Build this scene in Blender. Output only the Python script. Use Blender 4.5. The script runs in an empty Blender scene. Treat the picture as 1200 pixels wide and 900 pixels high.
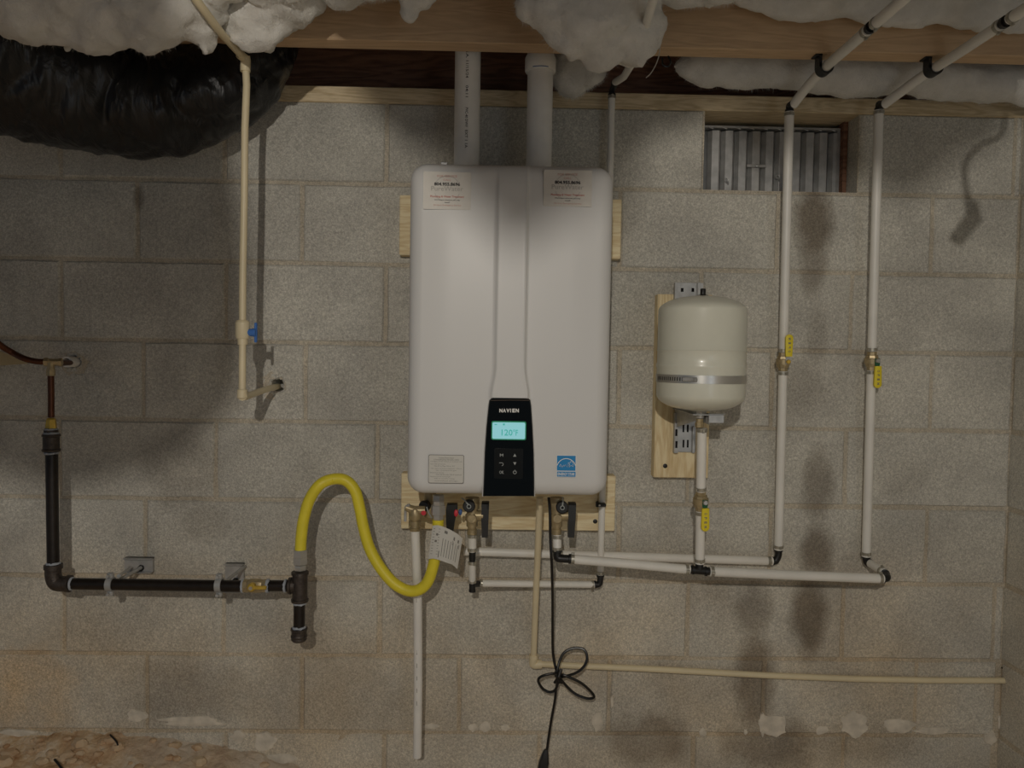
import bpy, math, random
from mathutils import Vector, Matrix, noise

C = bpy.context.scene.collection
S = bpy.context.scene
random.seed(7)

# ------------------------------------------------------------------ camera
F = 901.0                                   # focal length for the 1200x900 frame
YAW, PITCH, ROLL, D = 0.01992, -0.03836, 0.01612, 1.9835
fwd = Vector((math.sin(YAW)*math.cos(PITCH), math.cos(YAW)*math.cos(PITCH), math.sin(PITCH)))
rt0 = Vector((math.cos(YAW), -math.sin(YAW), 0)); up0 = rt0.cross(fwd)
rt = rt0*math.cos(ROLL) + up0*math.sin(ROLL); up = up0*math.cos(ROLL) - rt0*math.sin(ROLL)
CAM = Vector((0, -D, 0))
cd = bpy.data.cameras.new('camera'); co = bpy.data.objects.new('camera', cd); C.objects.link(co)
M3 = Matrix((rt, up, -fwd)).transposed()
co.matrix_world = Matrix.Translation(CAM) @ M3.to_4x4()
cd.sensor_width = 36; cd.lens = 36*F/1200; cd.clip_start = .02
S.camera = co

# ------------------------------------------------------------------ world, lights, exposure
S.view_settings.view_transform = 'Standard'; S.view_settings.look = 'None'
S.view_settings.gamma = 1; S.view_settings.exposure = 0
w = bpy.data.worlds.new('world'); S.world = w; w.use_nodes = True
w.node_tree.nodes['Background'].inputs[0].default_value = (.70, .84, 1, 1)
w.node_tree.nodes['Background'].inputs[1].default_value = .10
def lamp(name, kind, loc, energy, col, **k):
    l = bpy.data.lights.new(name, kind); l.energy = energy; l.color = col
    for a, b in k.items(): setattr(l, a, b)
    o = bpy.data.objects.new(name, l); C.objects.link(o); o.location = loc
    return o
LX, LY, LZ = -.145, -2.8, .53
lamp('work_light', 'POINT', (LX, LY, LZ), 64, (1, .93, .83), shadow_soft_size=.015)
fl = lamp('fill_light', 'AREA', (1.55, -3.4, -.35), 9, (.84, .92, 1), shape='DISK', size=1.7)  # soft fill added to lift the shaded parts, no known lamp there
fl.rotation_euler = (math.radians(93), 0, math.radians(22))

# ------------------------------------------------------------------ helpers
def at(px, py, off=0.0):
    """point that the photograph shows at a pixel, at a true distance off the back wall"""
    d = fwd + rt*((px-600)/F) + up*((450-py)/F)
    return CAM + d*((D-off)/d.y)
def mpp(off): return (D-off)/F              # metres per pixel

def tag(o, label=None, cat=None, group=None, kind=None):
    if label: o['label'] = label
    if cat: o['category'] = cat
    if group: o['group'] = group
    if kind: o['kind'] = kind
    return o
def thing(name, loc, label, cat, group=None):
    o = bpy.data.objects.new(name, None); C.objects.link(o); o.location = loc
    o.empty_display_size = .02
    return tag(o, label, cat, group)
def wloc(o):
    v = Vector((0, 0, 0))
    while o is not None:
        v = v + o.location; o = o.parent
    return v
class MB:
    def __init__(s): s.v = []; s.f = []; s.m = []
    def add(s, v, f, mi=0):
        n = len(s.v); s.v += [tuple(p) for p in v]; s.f += [tuple(i+n for i in q) for q in f]; s.m += [mi]*len(f)
        return s
    def box(s, a, b, bev=0, mi=0, mat=None):
        x0, x1 = sorted((a[0], b[0])); y0, y1 = sorted((a[1], b[1])); z0, z1 = sorted((a[2], b[2]))
        if bev <= 0:
            v = [(x, y, z) for x in (x0, x1) for y in (y0, y1) for z in (z0, z1)]
            f = [(0,1,3,2),(4,6,7,5),(0,4,5,1),(2,3,7,6),(0,2,6,4),(1,5,7,3)]
        else:
            bev = min(bev, (x1-x0)*.45, (y1-y0)*.45, (z1-z0)*.45); e = bev
            v = []; idx = {}
            X = (x0, x1); Y = (y0, y1); Z = (z0, z1)
            for i in (0, 1):
                for j in (0, 1):
                    for k in (0, 1):
                        sx, sy, sz = (1-2*i)*e, (1-2*j)*e, (1-2*k)*e
                        idx[i,j,k,'x'] = len(v); v.append((X[i], Y[j]+sy, Z[k]+sz))
                        idx[i,j,k,'y'] = len(v); v.append((X[i]+sx, Y[j], Z[k]+sz))
                        idx[i,j,k,'z'] = len(v); v.append((X[i]+sx, Y[j]+sy, Z[k]))
            f = []
            for i in (0, 1):
                q = [idx[i,0,0,'x'], idx[i,1,0,'x'], idx[i,1,1,'x'], idx[i,0,1,'x']]; f.append(q if i else q[::-1])
                q = [idx[0,i,0,'y'], idx[0,i,1,'y'], idx[1,i,1,'y'], idx[1,i,0,'y']]; f.append(q if i else q[::-1])
                q = [idx[0,0,i,'z'], idx[1,0,i,'z'], idx[1,1,i,'z'], idx[0,1,i,'z']]; f.append(q if i else q[::-1])
            for j in (0, 1):
                for k in (0, 1):
                    f.append([idx[0,j,k,'y'], idx[1,j,k,'y'], idx[1,j,k,'z'], idx[0,j,k,'z']])
                    f.append([idx[j,0,k,'x'], idx[j,1,k,'x'], idx[j,1,k,'z'], idx[j,0,k,'z']])
                    f.append([idx[j,k,0,'x'], idx[j,k,1,'x'], idx[j,k,1,'y'], idx[j,k,0,'y']])
            for i in (0, 1):
                for j in (0, 1):
                    for k in (0, 1): f.append([idx[i,j,k,'x'], idx[i,j,k,'y'], idx[i,j,k,'z']])
        if mat is not None: v = [mat @ Vector(p) for p in v]
        return s.add(v, f, mi)
    def rings(s, rings, cap=True, mi=0, closed=False):
        n = len(rings[0]); v = [p for r in rings for p in r]; f = []
        m = len(rings)
        for i in range(m-1 if not closed else m):
            a = i*n; b = ((i+1) % m)*n
            for j in range(n):
                k = (j+1) % n; f.append((a+j, a+k, b+k, b+j))
        if cap and not closed:
            f.append(tuple(range(n))[::-1]); f.append(tuple(range((m-1)*n, m*n)))
        return s.add(v, f, mi)
    def lathe(s, p0, ax, prof, n=20, mi=0, cap=True):
        ax = Vector(ax).normalized(); u = ax.orthogonal().normalized(); w_ = ax.cross(u); p0 = Vector(p0)
        R = [[p0 + ax*t + (u*math.cos(2*math.pi*j/n) + w_*math.sin(2*math.pi*j/n))*r for j in range(n)] for t, r in prof]
        return s.rings(R, cap, mi)
    def cyl(s, p0, p1, r0, r1=None, n=16, mi=0, bev=0):
        p0 = Vector(p0); p1 = Vector(p1); L = (p1-p0).length; r1 = r0 if r1 is None else r1
        if bev: pr = [(0, r0-bev), (bev, r0), (L-bev, r1), (L, r1-bev)]
        else: pr = [(0, r0), (L, r1)]
        return s.lathe(p0, p1-p0, pr, n, mi)
    def tube(s, pts, r, n=12, mi=0, rf=None, closed=False):
        pts = [Vector(p) for p in pts]; m = len(pts); R = []
        nrm = None
        for i, p in enumerate(pts):
            if closed: t = pts[(i+1) % m]-pts[i-1]
            else: t = pts[min(i+1, m-1)]-pts[max(i-1, 0)]
            t.normalize()
            if nrm is None: nrm = t.orthogonal().normalized()
            nrm = (nrm - t*nrm.dot(t)).normalized(); b = t.cross(nrm)
            rr = r if rf is None else rf(i, m)
            R.append([p + (nrm*math.cos(2*math.pi*j/n) + b*math.sin(2*math.pi*j/n))*rr for j in range(n)])
        return s.rings(R, True, mi, closed)
    def torus(s, c, ax, R, r, n=20, k=8, mi=0):
        ax = Vector(ax).normalized(); u = ax.orthogonal().normalized(); w_ = ax.cross(u); c = Vector(c)
        return s.tube([c + (u*math.cos(2*math.pi*j/n)+w_*math.sin(2*math.pi*j/n))*R for j in range(n)], r, k, mi, closed=True)
    def prism(s, out, y0, y1, mi=0):
        n = len(out); v = [(x, y0, z) for x, z in out]+[(x, y1, z) for x, z in out]
        f = [tuple(range(n)), tuple(range(n, 2*n))[::-1]]
        for i in range(n): f.append((i, i+n, (i+1) % n+n, (i+1) % n))
        return s.add(v, f, mi)
    def build(s, name, mats, parent=None, smooth=35, label=None, recalc=True):
        me = bpy.data.meshes.new(name); base = wloc(parent) if parent else Vector((0, 0, 0))
        if parent: org = Vector((0, 0, 0)) + base
        else:
            xs = [p[0] for p in s.v]; ys = [p[1] for p in s.v]; zs = [p[2] for p in s.v]
            org = Vector(((min(xs)+max(xs))/2, (min(ys)+max(ys))/2, min(zs)))
        me.from_pydata([Vector(p)-org for p in s.v], [], s.f)
        if not isinstance(mats, (list, tuple)): mats = [mats]
        for m in mats: me.materials.append(m)
        if any(s.m):
            for p, mi in zip(me.polygons, s.m): p.material_index = mi
        if recalc:
            import bmesh
            bm = bmesh.new(); bm.from_mesh(me); bmesh.ops.recalc_face_normals(bm, faces=bm.faces); bm.to_mesh(me); bm.free()
        if smooth:
            me.shade_smooth(); me.set_sharp_from_angle(angle=math.radians(smooth))
        o = bpy.data.objects.new(name, me); C.objects.link(o)
        if parent: o.parent = parent
        else: o.location = org
        if label: o['label'] = label
        return o
def spline(pts, k=8, closed=False):
    pts = [Vector(p) for p in pts]; out = []; n = len(pts)
    g = (lambda i: pts[i % n]) if closed else (lambda i: pts[max(0, min(n-1, i))])
    for i in range(n if closed else n-1):
        a, b, c, d = g(i-1), g(i), g(i+1), g(i+2)
        for j in range(k):
            t = j/k
            out.append(.5*((2*b)+(c-a)*t+(2*a-5*b+4*c-d)*t*t+(3*b-a-3*c+d)*t**3))
    if not closed: out.append(pts[-1])
    return out

# ------------------------------------------------------------------ materials
def nodes(name):
    m = bpy.data.materials.new(name); m.use_nodes = True; nt = m.node_tree
    return m, nt, nt.nodes['Principled BSDF']
def N(nt, t, **k):
    n = nt.nodes.new(t)
    for a, b in k.items():
        if a.startswith('i_'):
            key = a[2:]; key = int(key) if key.isdigit() else key.replace('_', ' ')
            n.inputs[key].default_value = b
        else: setattr(n, a, b)
    return n
def mth(nt, op, a, b=None, c=None, clamp=False):
    n = nt.nodes.new('ShaderNodeMath'); n.operation = op; n.use_clamp = clamp
    for i, v in enumerate((a, b, c)):
        if v is None: continue
        if isinstance(v, (int, float)): n.inputs[i].default_value = v
        else: nt.links.new(v, n.inputs[i])
    return n.outputs[0]
def ramp(nt, fac, stops):
    n = nt.nodes.new('ShaderNodeValToRGB'); nt.links.new(fac, n.inputs[0]); e = n.color_ramp.elements
    while len(e) < len(stops): e.new(.5)
    for el, (p, c) in zip(e, stops):
        el.position = p; el.color = (c[0], c[1], c[2], 1) if isinstance(c, (tuple, list)) else (c, c, c, 1)
    return n.outputs[0]
def mix(nt, fac, a, b, mode='MIX'):
    n = nt.nodes.new('ShaderNodeMix'); n.data_type = 'RGBA'; n.blend_type = mode
    for i, v in ((0, fac), (6, a), (7, b)):
        if isinstance(v, (int, float)): n.inputs[i].default_value = v
        elif isinstance(v, tuple): n.inputs[i].default_value = (*v, 1)
        else: nt.links.new(v, n.inputs[i])
    return n.outputs[2]
def lin(r, g, b):
    return tuple((x/255/12.92 if x <= 10 else ((x/255+.055)/1.055)**2.4) for x in (r, g, b))
def plain(name, col, rough=.5, metal=0, var=0, vscale=30, bump=0, bscale=200, col2=None, coat=0, spec=.5, crough=.05):
    m, nt, p = nodes(name); p.inputs['Base Color'].default_value = (*col, 1)
    p.inputs['Roughness'].default_value = rough; p.inputs['Metallic'].default_value = metal
    p.inputs['Coat Weight'].default_value = coat; p.inputs['Coat Roughness'].default_value = crough; p.inputs['Specular IOR Level'].default_value = spec
    g = N(nt, 'ShaderNodeNewGeometry')
    if var or col2:
        n = N(nt, 'ShaderNodeTexNoise', i_Scale=vscale, i_Detail=5.0); nt.links.new(g.outputs['Position'], n.inputs['Vector'])
        c2 = col2 or tuple(c*(1-var) for c in col)
        nt.links.new(ramp(nt, n.outputs[0], [(.35, c2), (.65, col)]), p.inputs['Base Color'])
    if bump:
        n = N(nt, 'ShaderNodeTexNoise', i_Scale=bscale, i_Detail=4.0); nt.links.new(g.outputs['Position'], n.inputs['Vector'])
        b = N(nt, 'ShaderNodeBump', i_Strength=bump, i_Distance=.002); nt.links.new(n.outputs[0], b.inputs['Height'])
        nt.links.new(b.outputs[0], p.inputs['Normal'])
    return m
def wood(name, c1, c2, axis='X', scale=1.0, rough=.7, knots=True):
    m, nt, p = nodes(name); g = N(nt, 'ShaderNodeNewGeometry')
    mp = N(nt, 'ShaderNodeMapping'); nt.links.new(g.outputs['Position'], mp.inputs[0])
    st = {'X': (1.2, 9, 9), 'Z': (9, 9, 1.2)}[axis]
    mp.inputs['Scale'].default_value = st
    n = N(nt, 'ShaderNodeTexNoise', i_Scale=2.2*scale, i_Detail=3.0, i_Distortion=.4); nt.links.new(mp.outputs[0], n.inputs['Vector'])
    s = mth(nt, 'SINE', mth(nt, 'MULTIPLY', n.outputs[0], 60.0))
    f = N(nt, 'ShaderNodeTexNoise', i_Scale=30.0*scale, i_Detail=4.0); nt.links.new(mp.outputs[0], f.inputs['Vector'])
    fac = mth(nt, 'ADD', mth(nt, 'MULTIPLY', s, .22), mth(nt, 'MULTIPLY', f.outputs[0], .9))
    col = ramp(nt, fac, [(.15, c2), (.7, c1)])
    if knots:
        v = N(nt, 'ShaderNodeTexVoronoi', i_Scale=5.0); nt.links.new(g.outputs['Position'], v.inputs['Vector'])
        k = ramp(nt, v.outputs['Distance'], [(.03, 1.0), (.09, 0.0)])
        col = mix(nt, mth(nt, 'MULTIPLY', k, .75), col, tuple(c*.35 for c in c2))
    nt.links.new(col, p.inputs['Base Color']); p.inputs['Roughness'].default_value = rough
    p.inputs['Specular IOR Level'].default_value = .25
    b = N(nt, 'ShaderNodeBump', i_Strength=.3, i_Distance=.002); nt.links.new(fac, b.inputs['Height']); nt.links.new(b.outputs[0], p.inputs['Normal'])
    return m

# stains and painted shade on the masonry: pixel centre, radii, strength (water marks below the vent and near the floor)
STAINS_AND_SHADE = [(953,262,25,46,.62),(953,312,17,40,.42),(958,395,13,40,.22),(935,455,34,36,.22),(958,568,20,46,.42),(957,645,22,34,.55),(948,720,24,52,.60),
          (882,712,24,38,.42),(885,800,26,70,.50),(905,872,60,34,.42),(760,868,52,36,.42),(163,232,7,14,.4),(215,550,48,46,.25),(240,612,30,26,.2),  # last pair on this line: soft duct shadow painted into the blocks
          (700,800,14,60,.0),(220,810,90,40,.22),(430,810,60,60,.10),(845,680,20,30,.15),(1055,560,35,28,.14),(1000,870,90,26,.2)]
def masonry(name, c1, c2, rnd=.09):
    m, nt, p = nodes(name); g = N(nt, 'ShaderNodeNewGeometry'); P = g.outputs['Position']
    def nz(sc, det, dist=0.0):
        n = N(nt, 'ShaderNodeTexNoise', i_Scale=sc, i_Detail=det, i_Distortion=dist); nt.links.new(P, n.inputs['Vector']); return n.outputs[0]
    big = nz(5.0, 6.0, .4)
    col = ramp(nt, big, [(.32, c2), (.66, c1)])
    oi = N(nt, 'ShaderNodeObjectInfo')
    rn = mth(nt, 'ADD', mth(nt, 'MULTIPLY', oi.outputs['Random'], 2*rnd), 1-rnd)
    col = mix(nt, 1.0, col, rn, 'MULTIPLY')
    sp = nz(330.0, 3.0); sp2 = nz(140.0, 2.0)
    col = mix(nt, .42, col, ramp(nt, sp, [(.36, .50), (.54, 1.0), (.68, 1.45)]), 'MULTIPLY')
    col = mix(nt, .35, col, ramp(nt, sp2, [(.33, .60), (.52, 1.0), (.72, 1.3)]), 'MULTIPLY')
    v = N(nt, 'ShaderNodeTexVoronoi', i_Scale=75.0); nt.links.new(P, v.inputs['Vector'])
    thr = mth(nt, 'MULTIPLY', nz(9.0, 2.0), .16)
    wh = mth(nt, 'LESS_THAN', v.outputs['Distance'], mth(nt, 'SUBTRACT', thr, .015))
    col = mix(nt, mth(nt, 'MULTIPLY', wh, .5), col, (.50, .48, .43))
    sx = N(nt, 'ShaderNodeSeparateXYZ'); nt.links.new(P, sx.inputs[0]); X, Z = sx.outputs[0], sx.outputs[2]
    wob = mth(nt, 'MULTIPLY', mth(nt, 'SUBTRACT', nz(14.0, 5.0), .5), 1.5)
    tot = None
    for (a, b_, ra, rb, st) in STAINS_AND_SHADE:
        if st <= 0: continue
        c = at(a, b_); mp_ = mpp(0)
        dx = mth(nt, 'DIVIDE', mth(nt, 'SUBTRACT', X, c.x), ra*mp_); dz = mth(nt, 'DIVIDE', mth(nt, 'SUBTRACT', Z, c.z), rb*mp_)
        r2 = mth(nt, 'ADD', mth(nt, 'POWER', mth(nt, 'ABSOLUTE', dx), 2.0), mth(nt, 'POWER', mth(nt, 'ABSOLUTE', dz), 2.0))
        k = mth(nt, 'MULTIPLY', mth(nt, 'SUBTRACT', mth(nt, 'ADD', 1.35, wob), r2), .9, clamp=True)
        k = mth(nt, 'MULTIPLY', k, min(.85, st*1.3))
        tot = k if tot is None else mth(nt, 'MAXIMUM', tot, k)
    col = mix(nt, tot, col, mix(nt, 1.0, col, (.30, .25, .20), 'MULTIPLY'))
    # soil-stained lower courses, ochre bottom left
    zb = at(600, 760).z; zt = at(600, 600).z
    dn = mth(nt, 'DIVIDE', mth(nt, 'SUBTRACT', zt, Z), zt-zb, clamp=True)
    dn = mth(nt, 'MULTIPLY', dn, ramp(nt, nz(3.5, 5.0), [(.35, .2), (.65, 1.0)]))
    col = mix(nt, mth(nt, 'MULTIPLY', dn, .6), col, mix(nt, 1.0, col, (1.08, .90, .68), 'MULTIPLY'))
    oc = at(30, 810)
    r = mth(nt, 'ADD', mth(nt, 'POWER', mth(nt, 'ABSOLUTE', mth(nt, 'DIVIDE', mth(nt, 'SUBTRACT', X, oc.x), .16)), 2.0), mth(nt, 'POWER', mth(nt, 'ABSOLUTE', mth(nt, 'DIVIDE', mth(nt, 'SUBTRACT', Z, oc.z), .13)), 2.0))
    k = mth(nt, 'MULTIPLY', mth(nt, 'SUBTRACT', mth(nt, 'ADD', 1.0, wob), r), .38, clamp=True)
    col = mix(nt, k, col, mix(nt, 1.0, col, (1.2, .82, .38), 'MULTIPLY'))
    nt.links.new(col, p.inputs['Base Color']); p.inputs['Roughness'].default_value = .93; p.inputs['Specular IOR Level'].default_value = .15
    h = mth(nt, 'ADD', sp, mth(nt, 'MULTIPLY', sp2, 1.3))
    b = N(nt, 'ShaderNodeBump', i_Strength=.55, i_Distance=.0022); nt.links.new(h, b.inputs['Height']); nt.links.new(b.outputs[0], p.inputs['Normal'])
    return m
M = {}
M['block'] = masonry('block concrete', lin(212,209,198), lin(187,184,175), .055)
M['mortar'] = masonry('mortar', lin(208,199,181), lin(182,173,156), 0)
M['splat'] = plain('dried mortar', lin(226,217,200), .9, var=.25, vscale=40, bump=.6, bscale=120)
M['white'] = plain('white enamel', lin(218,218,216), .42, spec=.35, coat=.05, crough=.24)
M['sheet'] = plain('white sheet metal', lin(205,202,195), .4)
M['black_gloss'] = plain('black gloss plastic', (.003,.004,.004), .08, spec=.35)
M['black'] = plain('black rubber', (.012,.012,.012), .45)
M['dark_plastic'] = plain('charcoal plastic', (.02,.021,.021), .4)
M['key'] = plain('keypad film', (.004,.005,.005), .3, spec=.2)
M['pvc'] = plain('white pvc', lin(242,240,234), .35, var=.06)
M['pex'] = plain('white pex', lin(242,240,232), .38, var=.10, vscale=14)
M['cpvc'] = plain('cream cpvc', lin(232,218,182), .4, var=.08, vscale=12)
M['print'] = plain('black print', (.02,.02,.02), .6)
M['print_grey'] = plain('grey print', lin(120,118,112), .6)
M['print_light'] = plain('pale grey print', lin(176,173,166), .6)
M['print_red'] = plain('red print', lin(196,112,98), .6)
M['print_pink'] = plain('pale red print', lin(204,160,148), .6)
M['letter'] = plain('white lettering', lin(235,235,230), .5)
M['legend'] = plain('keypad legend', lin(165,170,168), .5)
M['sticker'] = plain('sticker film', lin(216,212,203), .45, var=.05, vscale=60)
M['label_paper'] = plain('label paper', lin(206,204,196), .5)
M['blue'] = plain('blue label print', lin(0,132,196), .45)
M['iron'] = plain('black iron', lin(44,38,34), .38, metal=.35, var=.35, vscale=60, bump=.2)
M['iron_fit'] = plain('malleable iron', lin(82,74,68), .45, metal=.5, var=.35, vscale=90, bump=.6, bscale=300)
M['dope'] = plain('pale pipe sealant', lin(172,178,186), .6, bump=.8, bscale=300)
M['galv'] = plain('galvanized steel', lin(186,187,186), .4, metal=.35, var=.2, vscale=50)
M['steel'] = plain('stainless steel', lin(200,198,192), .3, metal=.7)
M['nickel'] = plain('plated nut', lin(196,194,188), .3, metal=.5, var=.15)
M['brass'] = plain('brass', lin(186,168,130), .38, metal=.4, var=.3, vscale=70)
M['brass_bright'] = plain('yellow brass', lin(220,186,80), .35, metal=.3, var=.25, vscale=80)
M['copper'] = plain('aged copper', lin(104,64,44), .38, metal=.7, var=.3, vscale=50)
M['yellow_hose'] = plain('yellow coated hose', lin(238,222,60), .45, var=.08)
M['yellow'] = plain('yellow vinyl', lin(236,216,50), .5)
M['green'] = plain('green enamel', lin(30,92,62), .5)
M['red'] = plain('red plastic', lin(214,52,66), .45)
M['bluep'] = plain('blue plastic', lin(66,116,190), .45)
M['blued'] = plain('dark blue plastic', lin(50,90,150), .45)
M['tank'] = plain('light grey enamel', lin(228,228,212), .28, var=.03, coat=.2)
M['fitting'] = plain('black polymer fitting', (.012,.012,.012), .4)
M['clamp'] = plain('crimp clamp steel', lin(190,186,172), .35, metal=.6, var=.3, vscale=120)
M['pine'] = wood('pine board', lin(246,232,194), lin(226,204,160), 'X', knots=False)
M['pine_v'] = wood('upright pine board', lin(246,230,190), lin(224,200,154), 'Z', knots=False)
M['sill'] = wood('weathered sill timber', lin(226,208,174), lin(196,176,140), 'X', 1.2)
M['beam'] = wood('joist timber', lin(216,186,150), lin(202,172,138), 'X', .8, knots=False)
M['rim'] = wood('dark rim timber', lin(150,112,90), lin(112,82,66), 'X', .8)
M['sub'] = plain('subfloor', lin(110,92,72), .9, var=.3)
M['vent'] = plain('vent metal', lin(184,184,182), .45, metal=.35, var=.25, vscale=40)
M['vent_back'] = plain('vent shutter', lin(140,142,142), .5, metal=.3, var=.25, vscale=30)
M['dark'] = plain('hole', (.004,.003,.003), 1)
M['cord'] = plain('black cord', (.008,.008,.008), .3)
M['brown_stain'] = plain('stub plastic', lin(206,188,150), .6, var=.1)
# black duct film
m, nt, p = nodes('black duct film'); p.inputs['Base Color'].default_value = (.011,.011,.012,1); p.inputs['Roughness'].default_value = .34; p.inputs['Specular IOR Level'].default_value = .42
g = N(nt, 'ShaderNodeNewGeometry'); n_ = N(nt, 'ShaderNodeTexNoise', i_Scale=26.0, i_Detail=5.0, i_Distortion=1.2)
mp = N(nt, 'ShaderNodeMapping'); mp.inputs['Scale'].default_value = (1.6, .5, .5); nt.links.new(g.outputs['Position'], mp.inputs[0]); nt.links.new(mp.outputs[0], n_.inputs['Vector'])
b = N(nt, 'ShaderNodeBump', i_Strength=.8, i_Distance=.008); nt.links.new(n_.outputs[0], b.inputs['Height']); nt.links.new(b.outputs[0], p.inputs['Normal'])
M['duct'] = m
# glass-fibre wool
m, nt, p = nodes('glass wool'); g = N(nt, 'ShaderNodeNewGeometry')
n_ = N(nt, 'ShaderNodeTexNoise', i_Scale=16.0, i_Detail=8.0, i_Roughness=.65); nt.links.new(g.outputs['Position'], n_.inputs['Vector'])
nt.links.new(ramp(nt, n_.outputs[0], [(.3, lin(212,210,203)), (.7, lin(236,234,228))]), p.inputs['Base Color'])
n2 = N(nt, 'ShaderNodeTexNoise', i_Scale=70.0, i_Detail=6.0, i_Roughness=.7, i_Distortion=1.5); nt.links.new(g.outputs['Position'], n2.inputs['Vector'])
b = N(nt, 'ShaderNodeBump', i_Strength=.55, i_Distance=.006); nt.links.new(n2.outputs[0], b.inputs['Height']); nt.links.new(b.outputs[0], p.inputs['Normal'])
p.inputs['Roughness'].default_value = 1; p.inputs['Specular IOR Level'].default_value = 0
p.inputs['Sheen Weight'].default_value = .15
M['wool'] = m
# soil
m, nt, p = nodes('clay soil'); g = N(nt, 'ShaderNodeNewGeometry')
n_ = N(nt, 'ShaderNodeTexNoise', i_Scale=12.0, i_Detail=8.0, i_Roughness=.7); nt.links.new(g.outputs['Position'], n_.inputs['Vector'])
sx_ = N(nt, 'ShaderNodeSeparateXYZ'); nt.links.new(g.outputs['Position'], sx_.inputs[0]); bn = N(nt, 'ShaderNodeTexNoise', i_Scale=4.0, i_Detail=4.0); nt.links.new(g.outputs['Position'], bn.inputs['Vector'])
pale = mth(nt, 'ADD', mth(nt, 'MULTIPLY', mth(nt, 'ADD', sx_.outputs[0], 1.05), 3.0), mth(nt, 'MULTIPLY', mth(nt, 'SUBTRACT', bn.outputs[0], .5), 3.0), clamp=True)
nt.links.new(mix(nt, mth(nt, 'MULTIPLY', pale, .75), ramp(nt, n_.outputs[0], [(.32, lin(168,124,84)), (.5, lin(206,178,142)), (.68, lin(226,214,194))]), (.56,.50,.42)), p.inputs['Base Color'])
b = N(nt, 'ShaderNodeBump', i_Strength=.9, i_Distance=.01); n2 = N(nt, 'ShaderNodeTexNoise', i_Scale=60.0, i_Detail=6.0); nt.links.new(g.outputs['Position'], n2.inputs['Vector'])
nt.links.new(n2.outputs[0], b.inputs['Height']); nt.links.new(b.outputs[0], p.inputs['Normal']); p.inputs['Roughness'].default_value = 1; p.inputs['Specular IOR Level'].default_value = .1
M['soil'] = m
M['stone'] = plain('dusty stone', lin(208,188,158), .95, col2=lin(184,148,112), vscale=18, bump=.6, bscale=90)
# display
m, nt, p = nodes('display backlight'); p.inputs['Base Color'].default_value = (.1,.16,.17,1); p.inputs['Emission Color'].default_value = (*lin(150,222,228), 1); p.inputs['Emission Strength'].default_value = .62
M['lcd'] = m
m, nt, p = nodes('display digits'); p.inputs['Base Color'].default_value = (.03,.3,.25,1); p.inputs['Emission Color'].default_value = (*lin(60,170,160), 1); p.inputs['Emission Strength'].default_value = .6
M['lcd_ink'] = m
m, nt, p = nodes('display edge glow'); p.inputs['Base Color'].default_value = (0,.05,.03,1); p.inputs['Emission Color'].default_value = (0,.30,.12,1); p.inputs['Emission Strength'].default_value = .35
M['lcd_edge'] = m

# ------------------------------------------------------------------ lettering
_tc = {}
def text_geo(s, wide=0.0):
    if s in _tc: return _tc[s]
    cu = bpy.data.curves.new('t', 'FONT'); cu.body = s; cu.size = 1; cu.align_x = 'CENTER'; cu.align_y = 'CENTER'; cu.resolution_u = 2; cu.offset = wide
    o = bpy.data.objects.new('t', cu); C.objects.link(o)
    dg = bpy.context.evaluated_depsgraph_get(); me = bpy.data.meshes.new_from_object(o.evaluated_get(dg))
    v = [(p.co.x, p.co.y) for p in me.vertices]; f = [tuple(q.vertices) for q in me.polygons]
    bpy.data.objects.remove(o); bpy.data.curves.remove(cu); bpy.data.meshes.remove(me)
    x0 = min(p[0] for p in v); x1 = max(p[0] for p in v); y0 = min(p[1] for p in v); y1 = max(p[1] for p in v)
    v = [((x-(x0+x1)/2)/(x1-x0), (y-(y0+y1)/2)/(y1-y0)) for x, y in v]
    _tc[s] = (v, f); return _tc[s]
def put_text(mb, s, cx, cy, wpx, hpx, off, mi=0, wide=.012):
    v, f = text_geo(s, wide); c = at(cx, cy, off); k = mpp(off)
    mb.add([(c.x+x*wpx*k, -off, c.z+y*hpx*k) for x, y in v], f, mi)

# ------------------------------------------------------------------ back wall of blocks
Z0 = .4277; CH = .2032
rowZ = [Z0+.2032] + [Z0-j*CH for j in range(0, 11)]       # top of each course
def mid(r): return Z0-(r+.5-1)*CH if r else 0
BOT = -1.4
joints = {0: (168, [71,263,453,642,826,1005,1190]), 1: (260, [-22,161,354,545,727,912,1093]), 2: (355, [72,265,452,638,822,998]),
          3: (447, [-18,168,358,546,726,905,1092]), 4: (540, [70,253,442,626,807,991]), 5: (627, [-12,170,355,542,725,903,1086]),
          6: (722, [75,262,445,628,806,988,1165]), 7: (812, [-8,172,354,538,714,895,1073,1168]), 8: (880, [80,264,450,632,812,988,1163])}
XR = at(1184, 540).x
wall = MB()
HOLES = [(at(325, 451), .017), (at(86, 424), .016)]
vx0, vx1 = at(826, 168).x, at(1004, 168).x; vz0 = Z0+.005; vz1 = Z0+CH+.02
nx, nz_ = 340, 170; gx0, gx1, gz0, gz1 = -3.0, XR+.02, BOT, Z0+CH+.0
gv = []
for j in range(nz_+1):
    for i in range(nx+1):
        x = gx0+(gx1-gx0)*i/nx; z = gz0+(gz1-gz0)*j/nz_
        h = noise.noise(Vector((x*9, z*9, 3)))*.0032+noise.noise(Vector((x*45, z*45, 1)))*.0016-.0021
        gv.append((x, -min(h, .0015), z))
gf = []
for j in range(nz_):
    for i in range(nx):
        a = j*(nx+1)+i; x, _, z = gv[a]; xm = x+(gx1-gx0)/nx/2; zm = z+(gz1-gz0)/nz_/2
        if vx0 < xm < vx1 and zm > vz0: continue
        if any(math.hypot(xm-h.x, zm-h.z) < r+.006 for h, r in HOLES): continue
        gf.append((a, a+1, a+nx+2, a+nx+1))
wall.add(gv, gf)
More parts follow.
